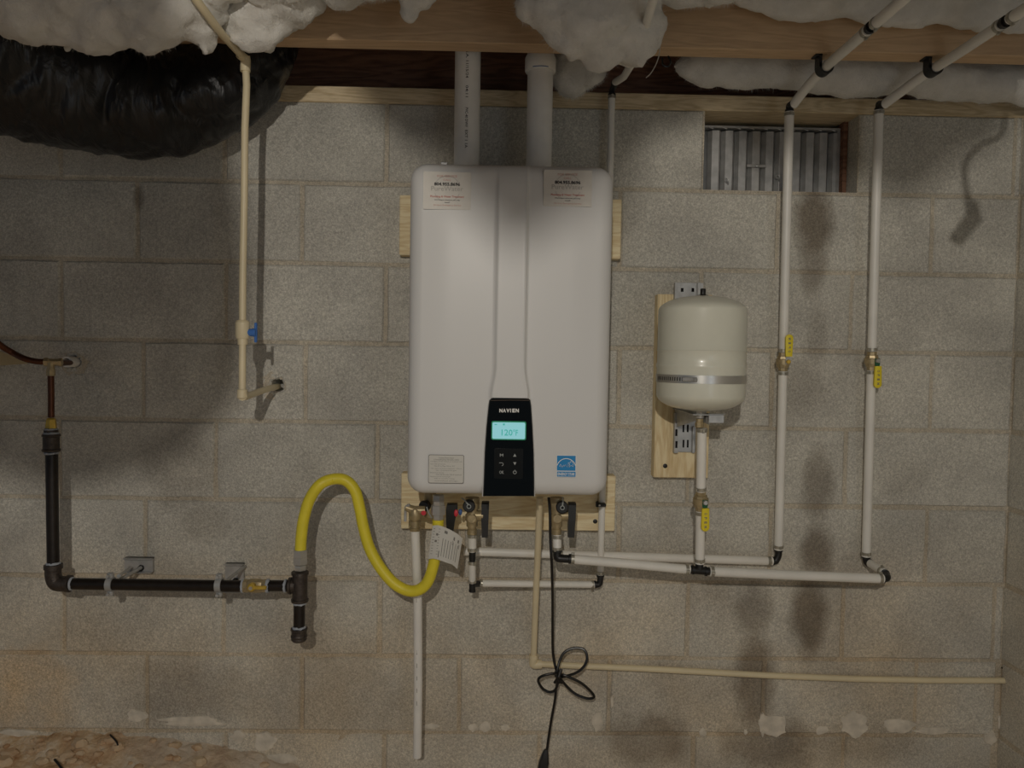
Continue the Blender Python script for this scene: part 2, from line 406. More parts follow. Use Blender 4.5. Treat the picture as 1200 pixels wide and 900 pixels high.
wall_back = wall.build('wall_back', M['mortar'], smooth=60); tag(wall_back, kind='structure')

def block_mesh(x0, x1, z0, z1, hole=None, depth=.19):
    """hollow-looking block front: bevelled, slightly uneven face"""
    mb = MB(); e = .0042
    nX = max(2, int((x1-x0)/.05)); nZ = 4; P = {}
    sd = random.random()*99; tx = random.uniform(-.0012, .0012); tz = random.uniform(-.0012, .0012)
    xs = [x0+(x1-x0)*i/nX for i in range(nX+1)]; zs = [z0+(z1-z0)*j/nZ for j in range(nZ+1)]
    # front loops: outer (recessed), bevel, inner
    outer = [(x, z0) for x in xs]+[(x1, z) for z in zs[1:]]+[(x, z1) for x in xs[::-1][1:]]+[(x0, z) for z in zs[::-1][1:-1]]
    cx, cz = (x0+x1)/2, (z0+z1)/2
    def sh(p, d):
        x, z = p
        return (min(max(x, x0+d), x1-d), min(max(z, z0+d), z1-d))
    def jit(p, a): return (p[0]+noise.noise(Vector((p[0]*31, p[1]*31, sd)))*a, p[1]+noise.noise(Vector((p[0]*31, p[1]*31, sd+9)))*a)
    L = []
    L.append([(x, depth, z) for x, z in outer])
    L.append([(*jit((x, z), .0022), ) for x, z in outer]); L[-1] = [(a, .0030, b) for a, b in L[-1]]
    q = [jit(sh(p, e*.35), .0022) for p in outer]; L.append([(a, .0004, b) for a, b in q])
    q = [jit(sh(p, e), .002) for p in outer]; L.append([(a, -.0018+tx*(a-cx)/.2+tz*(b-cz)/.1, b) for a, b in q])
    n = len(outer)
    v = [p for l in L for p in l]; f = []
    for r in range(3):
        for i in range(n): f.append((r*n+i, r*n+(i+1) % n, (r+1)*n+(i+1) % n, (r+1)*n+i))
    if hole is None: f.append(tuple(range(3*n, 4*n)))
    else:
        hc, hr = hole; k = n
        def ringp(r, y, ja): return [(hc.x+math.cos(t)*r*(1+ja*noise.noise(Vector((t*3, r*40, sd)))), y, hc.z+math.sin(t)*r*(1+ja*noise.noise(Vector((t*3, r*40, sd+4))))) for t in
                             [math.atan2(p[2]-hc.z, p[0]-hc.x) for p in L[3]]]
        for r, y, ja in ((hr*2.6, -.0018, .5), (hr*1.9, .002, .7), (hr*1.35, .001, .6), (hr, .006, .3), (hr*.9, .08, 0)):
            b0 = len(v); v += ringp(r, y, ja)
            for i in range(n): f.append((b0-n+i, b0-n+(i+1) % n, b0+(i+1) % n, b0+i))
        f.append(tuple(range(len(v)-n, len(v))))
    mb.add(v, f)
    return mb
J = .0043
for r in range(0, 11):
    zt = Z0+CH-r*CH; zb = zt-CH
    if zt < BOT: break
    yy, js = joints[min(r, 8)] if r <= 8 else (joints[7][0], joints[7][1]) if r % 2 else (joints[8][0], joints[8][1])
    xs = [at(j, yy).x for j in js]
    if r == 9: xs = [at(j, joints[7][0]).x for j in joints[7][1]]
    if r == 10: xs = [at(j, joints[8][0]).x for j in joints[8][1]]
    while xs[0] > gx0: xs.insert(0, xs[0]-.4064)
    xs[0] = max(xs[0], gx0)
    if xs[1]-xs[0] < .05: xs.pop(0)
    if XR-xs[-1] > .02: xs.append(XR)
    for a, b in zip(xs, xs[1:]):
        if r == 0 and abs(a-vx0) < .02 and abs(b-vx1) < .03: continue
        if zb < BOT: continue
        hole = None
        for h, hr in HOLES:
            if a < h.x < b and zb < h.z < zt: hole = (h, hr)
        mt = M['block']
        block_mesh(a+J, b-J, zb+J, zt-J*(0 if r == 0 else 1), hole).build('concrete_block', mt, wall_back, smooth=25)
# reveals of the vent opening
# dried mortar splats left on the lower courses
def splat(px, py, w_, h_, seed):
    mb = MB(); c = at(px, py, 0); k = mpp(0); n = 22; rg = []
    for s_, y in ((1, .0012), (.93, -.0035), (.5, -.0048)):
        rg.append([(c.x+math.cos(2*math.pi*i/n)*w_*k*s_*(1+.55*noise.noise(Vector((math.cos(2*math.pi*i/n)*1.6, math.sin(2*math.pi*i/n)*1.6, seed)))), y,
                    c.z+math.sin(2*math.pi*i/n)*h_*k*s_*(1+.55*noise.noise(Vector((math.cos(2*math.pi*i/n)*1.6, math.sin(2*math.pi*i/n)*1.6, seed+7))))) for i in range(n)])
    mb.rings(rg); mb.build('mortar_splat', M['splat'], wall_back)
for i, (a, b_, ww, hh) in enumerate([(908,848,19,15),(962,855,8,6),(1001,848,17,14),(1052,850,20,9),(1092,856,20,4),(823,858,5,5),(873,857,2.5,4),(893,848,4,15),(555,852,6,5),(568,852,7,6),(592,852,6,4),(504,851,11,4),
                                     (700,845,7,13),(717,822,2,9),(1160,865,7,9),(1172,845,4,12),(225,845,40,6),(160,838,14,7),(310,868,14,12),(280,862,10,7),(330,888,18,6),(20,858,24,5)]):
    splat(a, b_, ww, hh, i*3.7)

# right-hand wall of blocks
wr = MB(); wr.add([(XR, .1, BOT), (XR, -3.4, BOT), (XR, -3.4, Z0+CH), (XR, .1, Z0+CH)], [(0,1,2,3)])
wall_right = wr.build('wall_right', M['mortar'], smooth=0); tag(wall_right, kind='structure')
bw = .3956; hb = MB()
hb.box((-bw/2, 0, -.0968), (bw/2, .05, .0968), .004)
proto = hb.build('concrete_block', M['block'], wall_right, smooth=0)
first = True
for r in range(0, 10):
    zc = Z0+CH-(r+.5)*CH; st = .0 if r % 2 else -.2032
    for k in range(9):
        y = -(st+.2+k*.4064)
        if y < -3.2: continue
        o = proto if first else proto.copy()
        if not first: C.objects.link(o); o.parent = wall_right
        first = False
        o.rotation_euler = (0, 0, math.radians(-90)); o.location = Vector((XR-.002, y, zc))-wall_right.location
        if o is proto: o.location = Vector((XR-.002, y, zc))-wall_right.location
# proto mesh was built relative to wall_right origin: recentre it
for v in proto.data.vertices: v.co += wall_right.location

# ------------------------------------------------------------------ floor of clay with rubble
fl_ = MB(); ZF = at(600, 985, 0).z
GP0 = at(600, 800); GP0.z = at(200, 865).z+65*mpp(0)
GH = [(0,862),(100,857),(150,863),(200,866),(260,872),(300,881),(335,893),(390,918),(470,975)]
def ground(x, y):
    off = -y; h = ZF
    u = max(0, 1-off/.75)
    px = 600+(x-GP0.x)/mpp(0); k = GH[-1][1]
    if px < GH[0][0]: k = GH[0][1]
    for (xa, ya), (xb, yb) in zip(GH, GH[1:]):
        if xa <= px < xb: tt = (px-xa)/(xb-xa); k = ya+(yb-ya)*tt*tt*(3-2*tt)
    h += (u**1.1)*(GP0.z-(k-800)*mpp(0)*1.0-ZF)
    return h+noise.noise(Vector((x*4, y*4, 0)))*.012+noise.noise(Vector((x*17, y*17, 5)))*.011+noise.noise(Vector((x*50, y*50, 5)))*.005
n1, n2_ = 300, 170; gv = []
for j in range(n2_+1):
    for i in range(n1+1):
        x = -3.0+(XR+3.05)*i/n1; y = .02-3.6*(j/n2_)**1.6
        gv.append((x, y, ground(x, y)))
gf = [(j*(n1+1)+i, j*(n1+1)+i+1, (j+1)*(n1+1)+i+1, (j+1)*(n1+1)+i) for j in range(n2_) for i in range(n1)]
fl_.add(gv, gf); floor = fl_.build('floor', M['soil'], smooth=60); tag(floor, kind='structure')
for i in range(100):
    x = random.uniform(-1.38, -.52); off = random.uniform(.012, .16)
    y = -off; z = ground(x, y); s = random.uniform(.005, .014)*(1.6 if random.random() < .15 else 1)
    mb = MB(); rg = []; sd = i*1.7
    for a in range(1, 5):
        th = math.pi*a/5
        rg.append([(x+s*1.25*math.sin(th)*math.cos(f_)*(1+.7*noise.noise(Vector((math.cos(f_), math.sin(f_), sd+a*.5)))), y+s*math.sin(th)*math.sin(f_)*(1+.7*noise.noise(Vector((math.cos(f_), math.sin(f_), sd+3)))),
                    z+s*.15+s*.75*math.cos(th)*(1+.5*noise.noise(Vector((math.cos(f_), math.sin(f_), sd+9))))) for f_ in [2*math.pi*q/8 for q in range(8)]])
    mb.rings(rg); mb.build('stone', M['stone'], floor, smooth=20)
# two bits of black cord half buried in the rubble
def stick(pts, r, name, label, cat, m, grp=None):
    mb = MB(); mb.tube(spline(pts, 6), r, 8); o = mb.build(name, m); tag(o, label, cat, grp); return o
stick([at(129,861,.03), at(137,870,.045), at(138,878,.05), at(135,885,.05)], .0022, 'wire_scrap', 'short curved black wire scrap sticking out of the rubble', 'wire', M['cord'])
stick([at(64,890,.10), at(69,896,.11), at(74,903,.12)], .003, 'wire_stub', 'dark wire end at the bottom edge of the clay heap', 'wire', M['cord'])

# ------------------------------------------------------------------ timber above the wall
zs0 = Z0+CH; zs1 = zs0+.040
def hbox(name, x0, x1, o0, o1, z0, z1, m, bev=.002):
    mb = MB(); mb.box((x0, -o0, z0), (x1, -o1, z1), bev); o = mb.build(name, m, smooth=0); tag(o, kind='structure'); return o
hbox('trim_1', -3.0, XR+.1, -.19, .004, zs0, zs1, M['sill'])          # sill plate
hbox('trim_2', -3.0, XR+.1, -.16, -.118, zs1, zs1+.30, M['rim'])       # rim joist
b0 = at(600, 62, .215).z
hbox('trim_3', -3.0, XR+.1, .215, .265, b0, b0+.26, M['beam'])         # joist above the heater
hbox('trim_4', -3.0, XR+.1, .70, .745, b0, b0+.26, M['beam'])
hbox('trim_5', -3.0, XR+.1, 1.15, 1.195, b0, b0+.26, M['beam'])
hbox('trim_6', -3.0, XR+.1, 1.60, 1.645, b0, b0+.26, M['beam'])
hbox('trim_7', -3.0, XR+.1, 2.05, 2.095, b0, b0+.26, M['beam'])
hbox('ceiling', -3.0, XR+.1, -.16, 3.4, b0+.262, b0+.282, M['sub'])

# ------------------------------------------------------------------ foundation vent
vo = -.085
A = at(829, 146, vo); B_ = at(981, 240, vo); vL, vR = vx0+.006, at(983, 190, vo).x
vT, vB = at(900, 149, vo).z, Z0+.006
vent = thing('foundation_vent', ((vL+vR)/2, -vo, vB), 'grey metal foundation vent with upright louvre bars in the block opening', 'vent')
mb = MB(); fw = .008
mb.box((vL, -vo+.02, vT-.006), (vR, -vo-.006, vT), .001); mb.box((vL, -vo+.02, vB), (vR, -vo-.006, vB+.006), .001)
mb.box((vL, -vo+.02, vB), (vL+fw, -vo-.004, vT), .001); mb.box((vR-fw, -vo+.02, vB), (vR, -vo-.004, vT), .001)
mb.build('frame', M['vent'], vent, smooth=0)
nb = 10; pit = (vR-vL-2*fw)/nb
for i in range(nb):
    x = vL+fw+pit*(i+.5); mb = MB()
    v = [(x+.001, -vo+.012, vB+.006), (x+.0095, -vo-.001, vB+.006), (x+pit-.0085, -vo-.003, vB+.006), (x+pit, -vo+.012, vB+.006)]
    v += [(a, b_, vT-.012) for a, b_, _ in v]; v += [(a, b_+.002, c) for a, b_, c in v]
    mb.rings([v[0:4]+v[8:12][::-1], v[4:8]+v[12:16][::-1]]); mb.build('louvre_bar', M['vent'], vent, smooth=0)
    mb = MB(); mb.tube([(x-.004, -vo-.006, vT-.003), (x+.004, -vo-.010, vT-.008), (x+.010, -vo-.009, vT-.010)], .0016, 6); mb.build('crimp', M['vent'], vent)
mb = MB(); mb.box((vL, -vo+.030, vB), (vR, -vo+.034, vT)); mb.build('shutter', M['vent_back'], vent, smooth=0)
c = at(887, 194, vo+.01); mb = MB(); mb.box((c.x-.026, -vo-.004, c.z-.004), (c.x+.026, -vo-.007, c.z+.004), .001); mb.build('slide_tab', M['vent'], vent)
mb = MB(); mb.lathe((c.x+.002, -vo-.007, c.z), (0,-1,0), [(0,.005),(.003,.004),(.004,.001)], 10); mb.build('screw', M['galv'], vent)
for (a, b_) in ((852, 211), (912, 207)):
    c = at(a, b_, vo+.01); mb = MB(); mb.torus((c.x, -vo-.006, c.z), (0,1,0), .005, .0015, 12, 6); mb.cyl((c.x, -vo-.002, c.z), (c.x+.003, -vo-.012, c.z-.01), .0018, n=6); mb.build('wing_nut', M['galv'], vent)
# reveal faces behind the opening so that the block cores read as solid
mb = MB(); mb.box((vx0-.02, .19, Z0-.02), (vx1+.02, .21, zs0)); o = mb.build('trim_8', M['dark'], smooth=0); tag(o, kind='structure')
mb = MB(); mb.box((vx0-.008, .001, Z0+.0), (vx1+.008, .19, Z0+.0035)); o = mb.build('trim_9', M['mortar'], smooth=0); tag(o, kind='structure')
mb = MB(); mb.box((vR+.001, .062, vB), (vx1+.004, .10, zs0)); o = mb.build('trim_10', M['rim'], smooth=0); tag(o, kind='structure')

# ------------------------------------------------------------------ glass wool
def wool(cl, label, cat='insulation', grp=None, vox=.011, amp=.022, name='insulation_batt', seed=0, fuzz=9000):
    """cl: list of (point, (rx,ry,rz)) lumps fused into one fluffy mass"""
    import bmesh
    bm = bmesh.new()
    for c_, rr in cl:
        bmesh.ops.create_icosphere(bm, subdivisions=3, radius=1, matrix=Matrix.Translation(c_) @ Matrix.Diagonal((*rr, 1)))
    me = bpy.data.meshes.new('w'); bm.to_mesh(me); bm.free(); o = bpy.data.objects.new('w', me); C.objects.link(o)
    md = o.modifiers.new('r', 'REMESH'); md.mode = 'VOXEL'; md.voxel_size = vox
    ms = o.modifiers.new('s', 'SMOOTH'); ms.iterations = 4
    dg = bpy.context.evaluated_depsgraph_get(); m2 = bpy.data.meshes.new_from_object(o.evaluated_get(dg)); bpy.data.objects.remove(o)
    nr = [v.normal.copy() for v in m2.vertices]
    xs = [v.co.x for v in m2.vertices]; ys = [v.co.y for v in m2.vertices]; zs = [v.co.z for v in m2.vertices]
    org = Vector(((min(xs)+max(xs))/2, (min(ys)+max(ys))/2, min(zs)))
    for v, n in zip(m2.vertices, nr):
        q = v.co; k = 0; a = amp; s_ = 11
        for _ in range(4):
            k += a*noise.noise(q*s_+Vector((seed, 0, 0))); a *= .55; s_ *= 2.1
        v.co = q+n*k+Vector((noise.noise(q*60), noise.noise(q*60+Vector((7,0,0))), noise.noise(q*60+Vector((0,9,0)))))*amp*.18
    for v in m2.vertices: v.co -= org
    m2.materials.clear(); m2.materials.append(M['wool']); m2.shade_smooth(); m2.name = name
    o = bpy.data.objects.new(name, m2); C.objects.link(o); o.location = org; tag(o, label, cat, grp)
    if fuzz:
        rnd = random.Random(seed); pv = m2.vertices; N_ = len(pv); mb = MB()
        for _ in range(fuzz):
            v = pv[rnd.randrange(N_)]; p = v.co+org
            if p.y > max(ys)-.3*(max(ys)-min(ys)): continue
            n = v.normal; d = (n+Vector((rnd.uniform(-1,1), rnd.uniform(-1,1), rnd.uniform(-1,1)))*1.1).normalized(); L = rnd.uniform(.004, .013)
            sdv = d.cross(Vector((0,1,0))).normalized()*.00022; e = p+d*L+Vector((rnd.uniform(-1,1), 0, rnd.uniform(-1,1)))*.002
            mb.add([p-n*.002-sdv, p-n*.002+sdv, e], [(0,1,2)])
        fo = mb.build('loose_fibres', M['wool'], o, smooth=0, recalc=False); fo['kind'] = 'stuff'
    return o
def P_(px, py, off, rx, rz, ry=.07):        # lump: pixel centre, radii in pixels
    k = mpp(off); return (at(px, py, off), (rx*k, ry, rz*k))
wool([P_(-40,-22,.46,70,58,.09), P_(40,-22,.46,90,68,.09), P_(110,-20,.46,90,76,.10), P_(185,-8,.47,62,66,.09), P_(225,4,.45,38,50,.06), P_(240,42,.43,16,32,.035), P_(150,-60,.5,200,60,.12)],
     'large grey-white insulation mass bulging over the black duct at top left', seed=1)
wool([P_(300,-14,.40,54,62,.06), P_(292,18,.39,30,36,.045), P_(338,-20,.42,42,44,.06), P_(320,-60,.5,90,50,.1)],
     'rounded insulation bulge right of the leaning cream pipe, below the ceiling', seed=3)
wool([P_(488,-8,.42,26,20,.03), P_(478,12,.41,11,14,.018), P_(400,-14,.45,30,22,.04), P_(392,-2,.43,14,12,.02), P_(440,-30,.5,60,24,.05)], 'small torn tuft of insulation hanging over the joist, left of centre', vox=.006, amp=.012, seed=5)
wool([P_(690,-20,.46,88,58,.08), P_(650,0,.45,50,40,.07), P_(690,22,.44,62,44,.07), P_(718,48,.43,42,36,.055), P_(742,62,.42,26,26,.04), P_(758,34,.42,20,38,.04), P_(745,80,.41,14,10,.02), P_(715,-50,.5,130,40,.1)],
     'big torn clump of insulation hanging above the two white vent pipes', seed=8)
wool([P_(672,84,.10,26,30,.045), P_(692,78,.09,16,20,.035), P_(668,104,.085,16,10,.02)], 'small wool wad stuffed behind the capped vent pipe', vox=.007, amp=.014, seed=11)
wool([P_(800,-20,.44,50,26,.04), P_(832,2,.42,10,7,.014), P_(850,-22,.46,50,22,.04)], 'ragged wisp of insulation at the top edge, left of the overhead pipes', vox=.006, amp=.014, seed=13)
wool([P_(955,-14,.318,90,40,.038), P_(1060,-8,.318,100,42,.038), P_(1170,0,.318,110,38,.038), P_(895,-18,.318,50,34,.036), P_(1100,-56,.45,240,32,.10)], 'flat insulation batt above the two overhead white pipes', amp=.014, seed=16)
wool([P_(880,80,.07,95,27,.05), P_(1010,86,.08,120,27,.055), P_(1140,94,.09,110,26,.055), P_(1230,98,.09,90,26,.05)], 'insulation stuffed behind the joist above the foundation vent', amp=.010, seed=19)
HO_ = .375
# unseen wool beside the lamp, placed and shaped to cast soft shade
def near(X, Z, off):                         # where something at this distance off the wall shades wall point X,Z
    k = (-LY-off)/(-LY); return Vector((LX+(X-LX)*k, -off, LZ+(Z-LZ)*k))
def shade_lumps(lst, off, label, seed, amp=.006, name='shade_insulation', surf=0):
    cl = []
    for px, py, rx, rz in lst:
        c_ = at(px, py, surf); k = (-LY-off)/(-LY-surf); q = Vector((LX+(c_.x-LX)*k, -off, LZ+(c_.z-LZ)*k)); k *= mpp(surf)
        cl.append((q, (rx*k, max(.012, min(rx, rz)*k*.8), rz*k)))
    top = max(c_.z for c_, _ in cl); cx = sum(c_.x for c_, _ in cl)/len(cl)
    cl.append((Vector((cx, -off, top+.06)), (.05, .04, .09))); cl.append((Vector((cx, -off, b0+.10)), (.09, .06, .12)))
    wool(cl, label, vox=.006, amp=amp, seed=seed, name=name, fuzz=0)
shade_lumps([(680,110,86,60), (715,95,118,62), (640,175,50,60), (690,170,70,50), (765,110,75,52), (805,88,60,42)], 2.15, 'unseen insulation clump added near the lamp to shade the middle', 21)
shade_lumps([(622,182,50,44), (614,232,36,42), (604,274,20,36)], 2.36, 'unseen pointed insulation wisp added at the lamp to shade the heater', 33, .004, surf=HO_)
shade_lumps([(935,118,90,70), (1040,130,115,80), (1125,112,70,70), (1060,200,44,34)], 2.2, 'unseen insulation clump added near the lamp to shade the right', 25)
shade_lumps([(x_, 6+6*math.sin(x_*.03), 52, 44+5*math.sin(x_*.05)) for x_ in range(230, 1300, 60)], 2.16, 'unseen long insulation batt added near the lamp to shade the joist', 27, .004)
shade_lumps([(487,112,24,36), (492,150,17,26)], 2.1, 'unseen narrow insulation wisp added near the lamp to cast shade', 29, .003)

# ------------------------------------------------------------------ black flexible duct
def duct(path, rads, label, seed, name='flexible_duct', seg=300, amp=1.0):
    sp = spline(path, 40); rr = spline([Vector((r, 0, 0)) for r in rads], 40); m = len(sp); n = 72
    sp = [Vector(p) for p in sp]; mb = MB(); R = []; nrm = None; s_ = 0
    for i, p in enumerate(sp):
        t = (sp[min(i+1, m-1)]-sp[max(i-1, 0)]).normalized()
        if i: s_ += (p-sp[i-1]).length
        if nrm is None: nrm = t.orthogonal().normalized()
        nrm = (nrm-t*nrm.dot(t)).normalized(); bb = t.cross(nrm); ring = []
        for j in range(n):
            a = 2*math.pi*j/n; c_, d_ = math.cos(a), math.sin(a)
            q = s_*11+1.3*noise.noise(Vector((c_*1.1, d_*1.1, s_*2+seed)))
            f1 = 1-abs(math.sin(q*math.pi*.5)); k = -.014*f1**4*(.6+.4*noise.noise(Vector((c_, d_, s_*5))))
            k += .007*noise.noise(Vector((c_*1.6, d_*1.6, s_*26+seed)))+.004*noise.noise(Vector((c_*3.4, d_*3.4, s_*60)))+.010*noise.noise(Vector((c_, d_, s_*5)))
            ring.append(p+(nrm*c_+bb*d_)*(rr[i].x+k*amp))
        R.append(ring)
    mb.rings(R); o = mb.build(name, M['duct'], smooth=80); tag(o, label, 'duct'); return o
duct([at(-260,10,.62), at(-150,30,.50), at(-60,58,.40), at(40,88,.30), at(120,111,.23), at(180,122,.18), at(232,112,.15), at(275,86,.125), at(300,46,.112), at(308,0,.11), at(310,-50,.11)],
     [.16, .155, .150, .142, .132, .124, .116, .106, .098, .095, .095], 'sagging black plastic wrapped flexible duct at top left against the block wall', 2)
def nd(px, py, off): c_ = at(px, py); return near(c_.x, c_.z, off)
duct([Vector((-2.1, -2.0, .62)), nd(-360,300,2.02), nd(-80,335,2.08), nd(100,425,2.12), nd(176,365,2.16), nd(140,60,2.2), Vector((-.30, -2.3, .70))],  # unseen run, added to throw the broad shadow on the left wall
     [.12, .115, .094, .074, .058, .055, .07], 'unseen second black duct run added to shade the left wall', 5, 'shade_duct', amp=.5)
# cord and socket hanging near the lamp
q = lambda a, b_: nd(a, b_, 1.0)
hang = thing('pendant_cord', q(1125,262), 'black cord with a lamp socket hanging from the joists beyond the right edge', 'cord')
mb = MB(); mb.tube(spline([q(1180,60), q(1178,150), q(1150,172), q(1133,190), q(1131,215), q(1138,245)], 8), .0052, 8); mb.build('cord', M['cord'], hang)
mb = MB(); mb.cyl(q(1138,236), q(1141,256), .011, n=12); mb.cyl(q(1143,252), q(1119,284), .0135, .012, n=12); mb.build('socket', M['black'], hang)
mb = MB(); mb.tube([q(1180,60), Vector((q(1180,60).x, -1.0, b0+.12))], .0052, 6); mb.build('cord', M['cord'], hang)

# ------------------------------------------------------------------ mounting boards
def screw(px, py, off, parent, r=.006):
    c = at(px, py, off); mb = MB(); mb.lathe((c.x, -off+.001, c.z), (0,-1,0), [(0,r),(.0022,r*.95),(.0032,r*.5)], 12); mb.cyl((c.x, -off-.0030, c.z), (c.x, -off-.0040, c.z), r*.45, n=6)
    mb.build('screw', M['black'], parent)
def board(px0, py0, px1, py1, off, th, m, label, screws, name='mounting_board'):
    a = at(px0, py0, off); b_ = at(px1, py1, off); a2 = at(px0, py1, off); b2 = at(px1, py0, off)
    x0, x1 = (a.x+a2.x)/2, (b_.x+b2.x)/2; z1, z0 = (a.z+b2.z)/2, (b_.z+a2.z)/2
    t = thing(name, ((x0+x1)/2, -off, z0), label, 'board')
    mb = MB(); mb.box((x0, -off+th, z0), (x1, -off, z1), .0018); mb.build('plank', m, t, smooth=0)
    for s_ in screws: screw(*s_, off, t)
    return t
board(468, 231, 728, 301, .040, .0375, M['pine'], 'upper pine mounting board peeking out behind the water heater', [])
board(470, 556, 721, 621, .040, .0375, M['pine'], 'lower pine mounting board under the water heater with copper-coloured shadows of fittings'.replace(' with copper-coloured shadows of fittings', ''), [(697.5, 611)])
board(768.5, 345, 832.5, 560, .040, .0375, M['pine_v'], 'upright pine board behind the expansion tank', [(779.5, 546)], 'mounting_board')

# ------------------------------------------------------------------ water heater
HO = .375
tl, tr_, bl, br = at(478, 188.5, HO), at(719, 190.5, HO), at(476.5, 581.5, HO), at(715.5, 583, HO)
hx0, hx1 = (tl.x+bl.x)/2, (tr_.x+br.x)/2; hz1, hz0 = (tl.z+tr_.z)/2, (bl.z+br.z)/2
heater = thing('water_heater', ((hx0+hx1)/2, -.2, hz0), 'white wall-hung tankless water heater with glowing display', 'water heater')
mk = mpp(HO)
def pxX(px): return at(px, 400, HO).x
RC = .036
def sdf(x, z):
    cx, cz = (hx0+hx1)/2, (hz0+hz1)/2; dx = abs(x-cx)-(hx1-hx0)/2+RC; dz = abs(z-cz)-(hz1-hz0)/2+RC
    return -(math.hypot(max(dx, 0), max(dz, 0))+min(max(dx, dz), 0)-RC)
def ss(a, b_, t):
    t = max(0, min(1, (t-a)/(b_-a))); return t*t*(3-2*t)
zt_, zfl = at(600, 208, HO).z, at(600, 440, HO).z; zc_ = at(600, 466, HO).z
def front(x, z):
    d = max(0, sdf(x, z)); r = .030
    h = 0 if d > r else -(r-math.sqrt(max(0, r*r-(r-d)**2)))
    h -= .004*ss(.09, 0, d)
    if zc_-.004 < z:
        fl2 = ss(zfl+.02, zc_, z)*.008
        xl, xr = pxX(580)-fl2, pxX(615)+fl2
        top = 1-ss(zt_-.02, zt_+.02, z)*.75
        k = ss(xl-.006, xl+.004, x)*(1-ss(xr-.004, xr+.006, x))
        h += .0075*k*top
        h += .0030*math.exp(-((x-xr)/.0022)**2)*top - .0022*math.exp(-((x-xl)/.003)**2)*top
    return h
nx, nz_ = 240, 150; v = []; cx, cz = (hx0+hx1)/2, (hz0+hz1)/2
def clampc(x, z):
    dx = abs(x-cx)-(hx1-hx0)/2+RC; dz = abs(z-cz)-(hz1-hz0)/2+RC
    if dx > 0 and dz > 0:
        # squash the corner square onto the quarter disc
        m_ = max(dx, dz); l = math.hypot(dx, dz)
        if l > 0:
            f_ = m_/l; dx2, dz2 = dx*f_, dz*f_
            x = cx+math.copysign((hx1-hx0)/2-RC+dx2, x-cx); z = cz+math.copysign((hz1-hz0)/2-RC+dz2, z-cz)
    return x, z
for j in range(nz_+1):
    for i in range(nx+1):
        u = i/nx; w_ = j/nz_
        u = u+ -.35*math.sin(2*math.pi*u)/(2*math.pi)*0
        x, z = clampc(hx0+(hx1-hx0)*u, hz0+(hz1-hz0)*w_)
        v.append((x, -HO-front(x, z), z))
f = [(j*(nx+1)+i, j*(nx+1)+i+1, (j+1)*(nx+1)+i+1, (j+1)*(nx+1)+i) for j in range(nz_) for i in range(nx)]
# side walls from the rim back
rim = [j for j in range(nx+1)]+[(j+1)*(nx+1)-1 for j in range(1, nz_+1)]+[nz_*(nx+1)+i for i in range(nx-1, -1, -1)]+[j*(nx+1) for j in range(nz_-1, 0, -1)]
b1 = len(v)
for i in rim: v.append((v[i][0], -.30, v[i][2]))
nr_ = len(rim)
for k in range(nr_): f.append((rim[k], rim[(k+1) % nr_], b1+(k+1) % nr_, b1+k))
mb = MB(); mb.add(v, f); mb.build('front_cover', M['white'], heater, smooth=50)
mb = MB(); o_ = [(hx0+.003+(hx1-hx0-.006)*a, hz0+.003+(hz1-hz0-.006)*b_) for a, b_ in ((0,0),(1,0),(1,1),(0,1))]
outl = []
for (ax_, az_, s0) in ((hx1-RC, hz1-RC, 0), (hx0+RC, hz1-RC, 90), (hx0+RC, hz0+RC, 180), (hx1-RC, hz0+RC, 270)):
    for k in range(7):
        t = math.radians(s0+15*k); outl.append((ax_+math.cos(t)*(RC-.004), az_+math.sin(t)*(RC-.004)))
mb.prism(outl, -.045, -.305); mb.build('rear_case', M['sheet'], heater)
# vent collar clips on top and latch tab
topz = hz1
for px in (611, 653):
    c = at(px, 186, .20); mb = MB(); mb.tube(spline([Vector((c.x-.008, -.2, topz-.0)), Vector((c.x-.010, -.2, topz+.012)), Vector((c.x, -.2, topz+.018)), Vector((c.x+.010, -.2, topz+.010)), Vector((c.x+.008, -.2, topz-.002))], 5), .0022, 6)
    mb.build('flue_clip', M['galv'], heater)
c = at(521, 187, .33); mb = MB(); mb.box((c.x-.007, -.345, topz-.006), (c.x+.007, -.325, topz+.004), .001); mb.build('cover_latch', M['galv'], heater)
# control console
co_px = [(566,581.5),(567,560),(568,530),(570,500),(572.5,475),(573.5,469),(577,465.2),(583,464),(598,463.6),(612,464),(618,465.4),(621.5,469),(622.5,476),(624,500),(625.5,530),(626,560),(626,581.5)]
def conv(pts, off): return [((lambda q_: (q_.x, q_.z))(at(a, b_, off))) for a, b_ in pts]
def insetp(pts, s_, cy=530): return [(597+(a-597)*(1-s_/30), b_ + (s_ if b_ < 500 else (-s_*.3 if b_ > 575 else 0))) for a, b_ in pts]
con = MB()
o1 = conv(co_px, HO+.004); o2 = conv(insetp(co_px, 1.0), HO+.004)
n = len(o1); con.rings([[(x, -HO+.03, z) for x, z in o1], [(x, -HO-.0025, z) for x, z in o1], [(x, -HO-.0055, z) for x, z in o2]])
console = con.build('control_console', M['black_gloss'], heater, smooth=30)
lip = MB(); lp = conv(insetp(co_px, -1.1), HO); lp2 = conv(co_px, HO); k_ = len(lp)
vv = [(x, -HO-.001, z) for x, z in lp]+[(x, -HO-.0035, z) for x, z in lp2]+[(x, -HO+.004, z) for x, z in lp]
lip.add(vv, [(i, i+1, k_+i+1, k_+i) for i in range(k_-1)]+[(i, i+1, 2*k_+i+1, 2*k_+i) for i in range(k_-1)]); lip.build('console_rim', M['white'], heater)
mb = MB(); e1 = conv([(574,468.5),(577,466.4),(618,466.4),(621,468.8)], HO+.006); z1 = at(600,468.6,HO+.006)
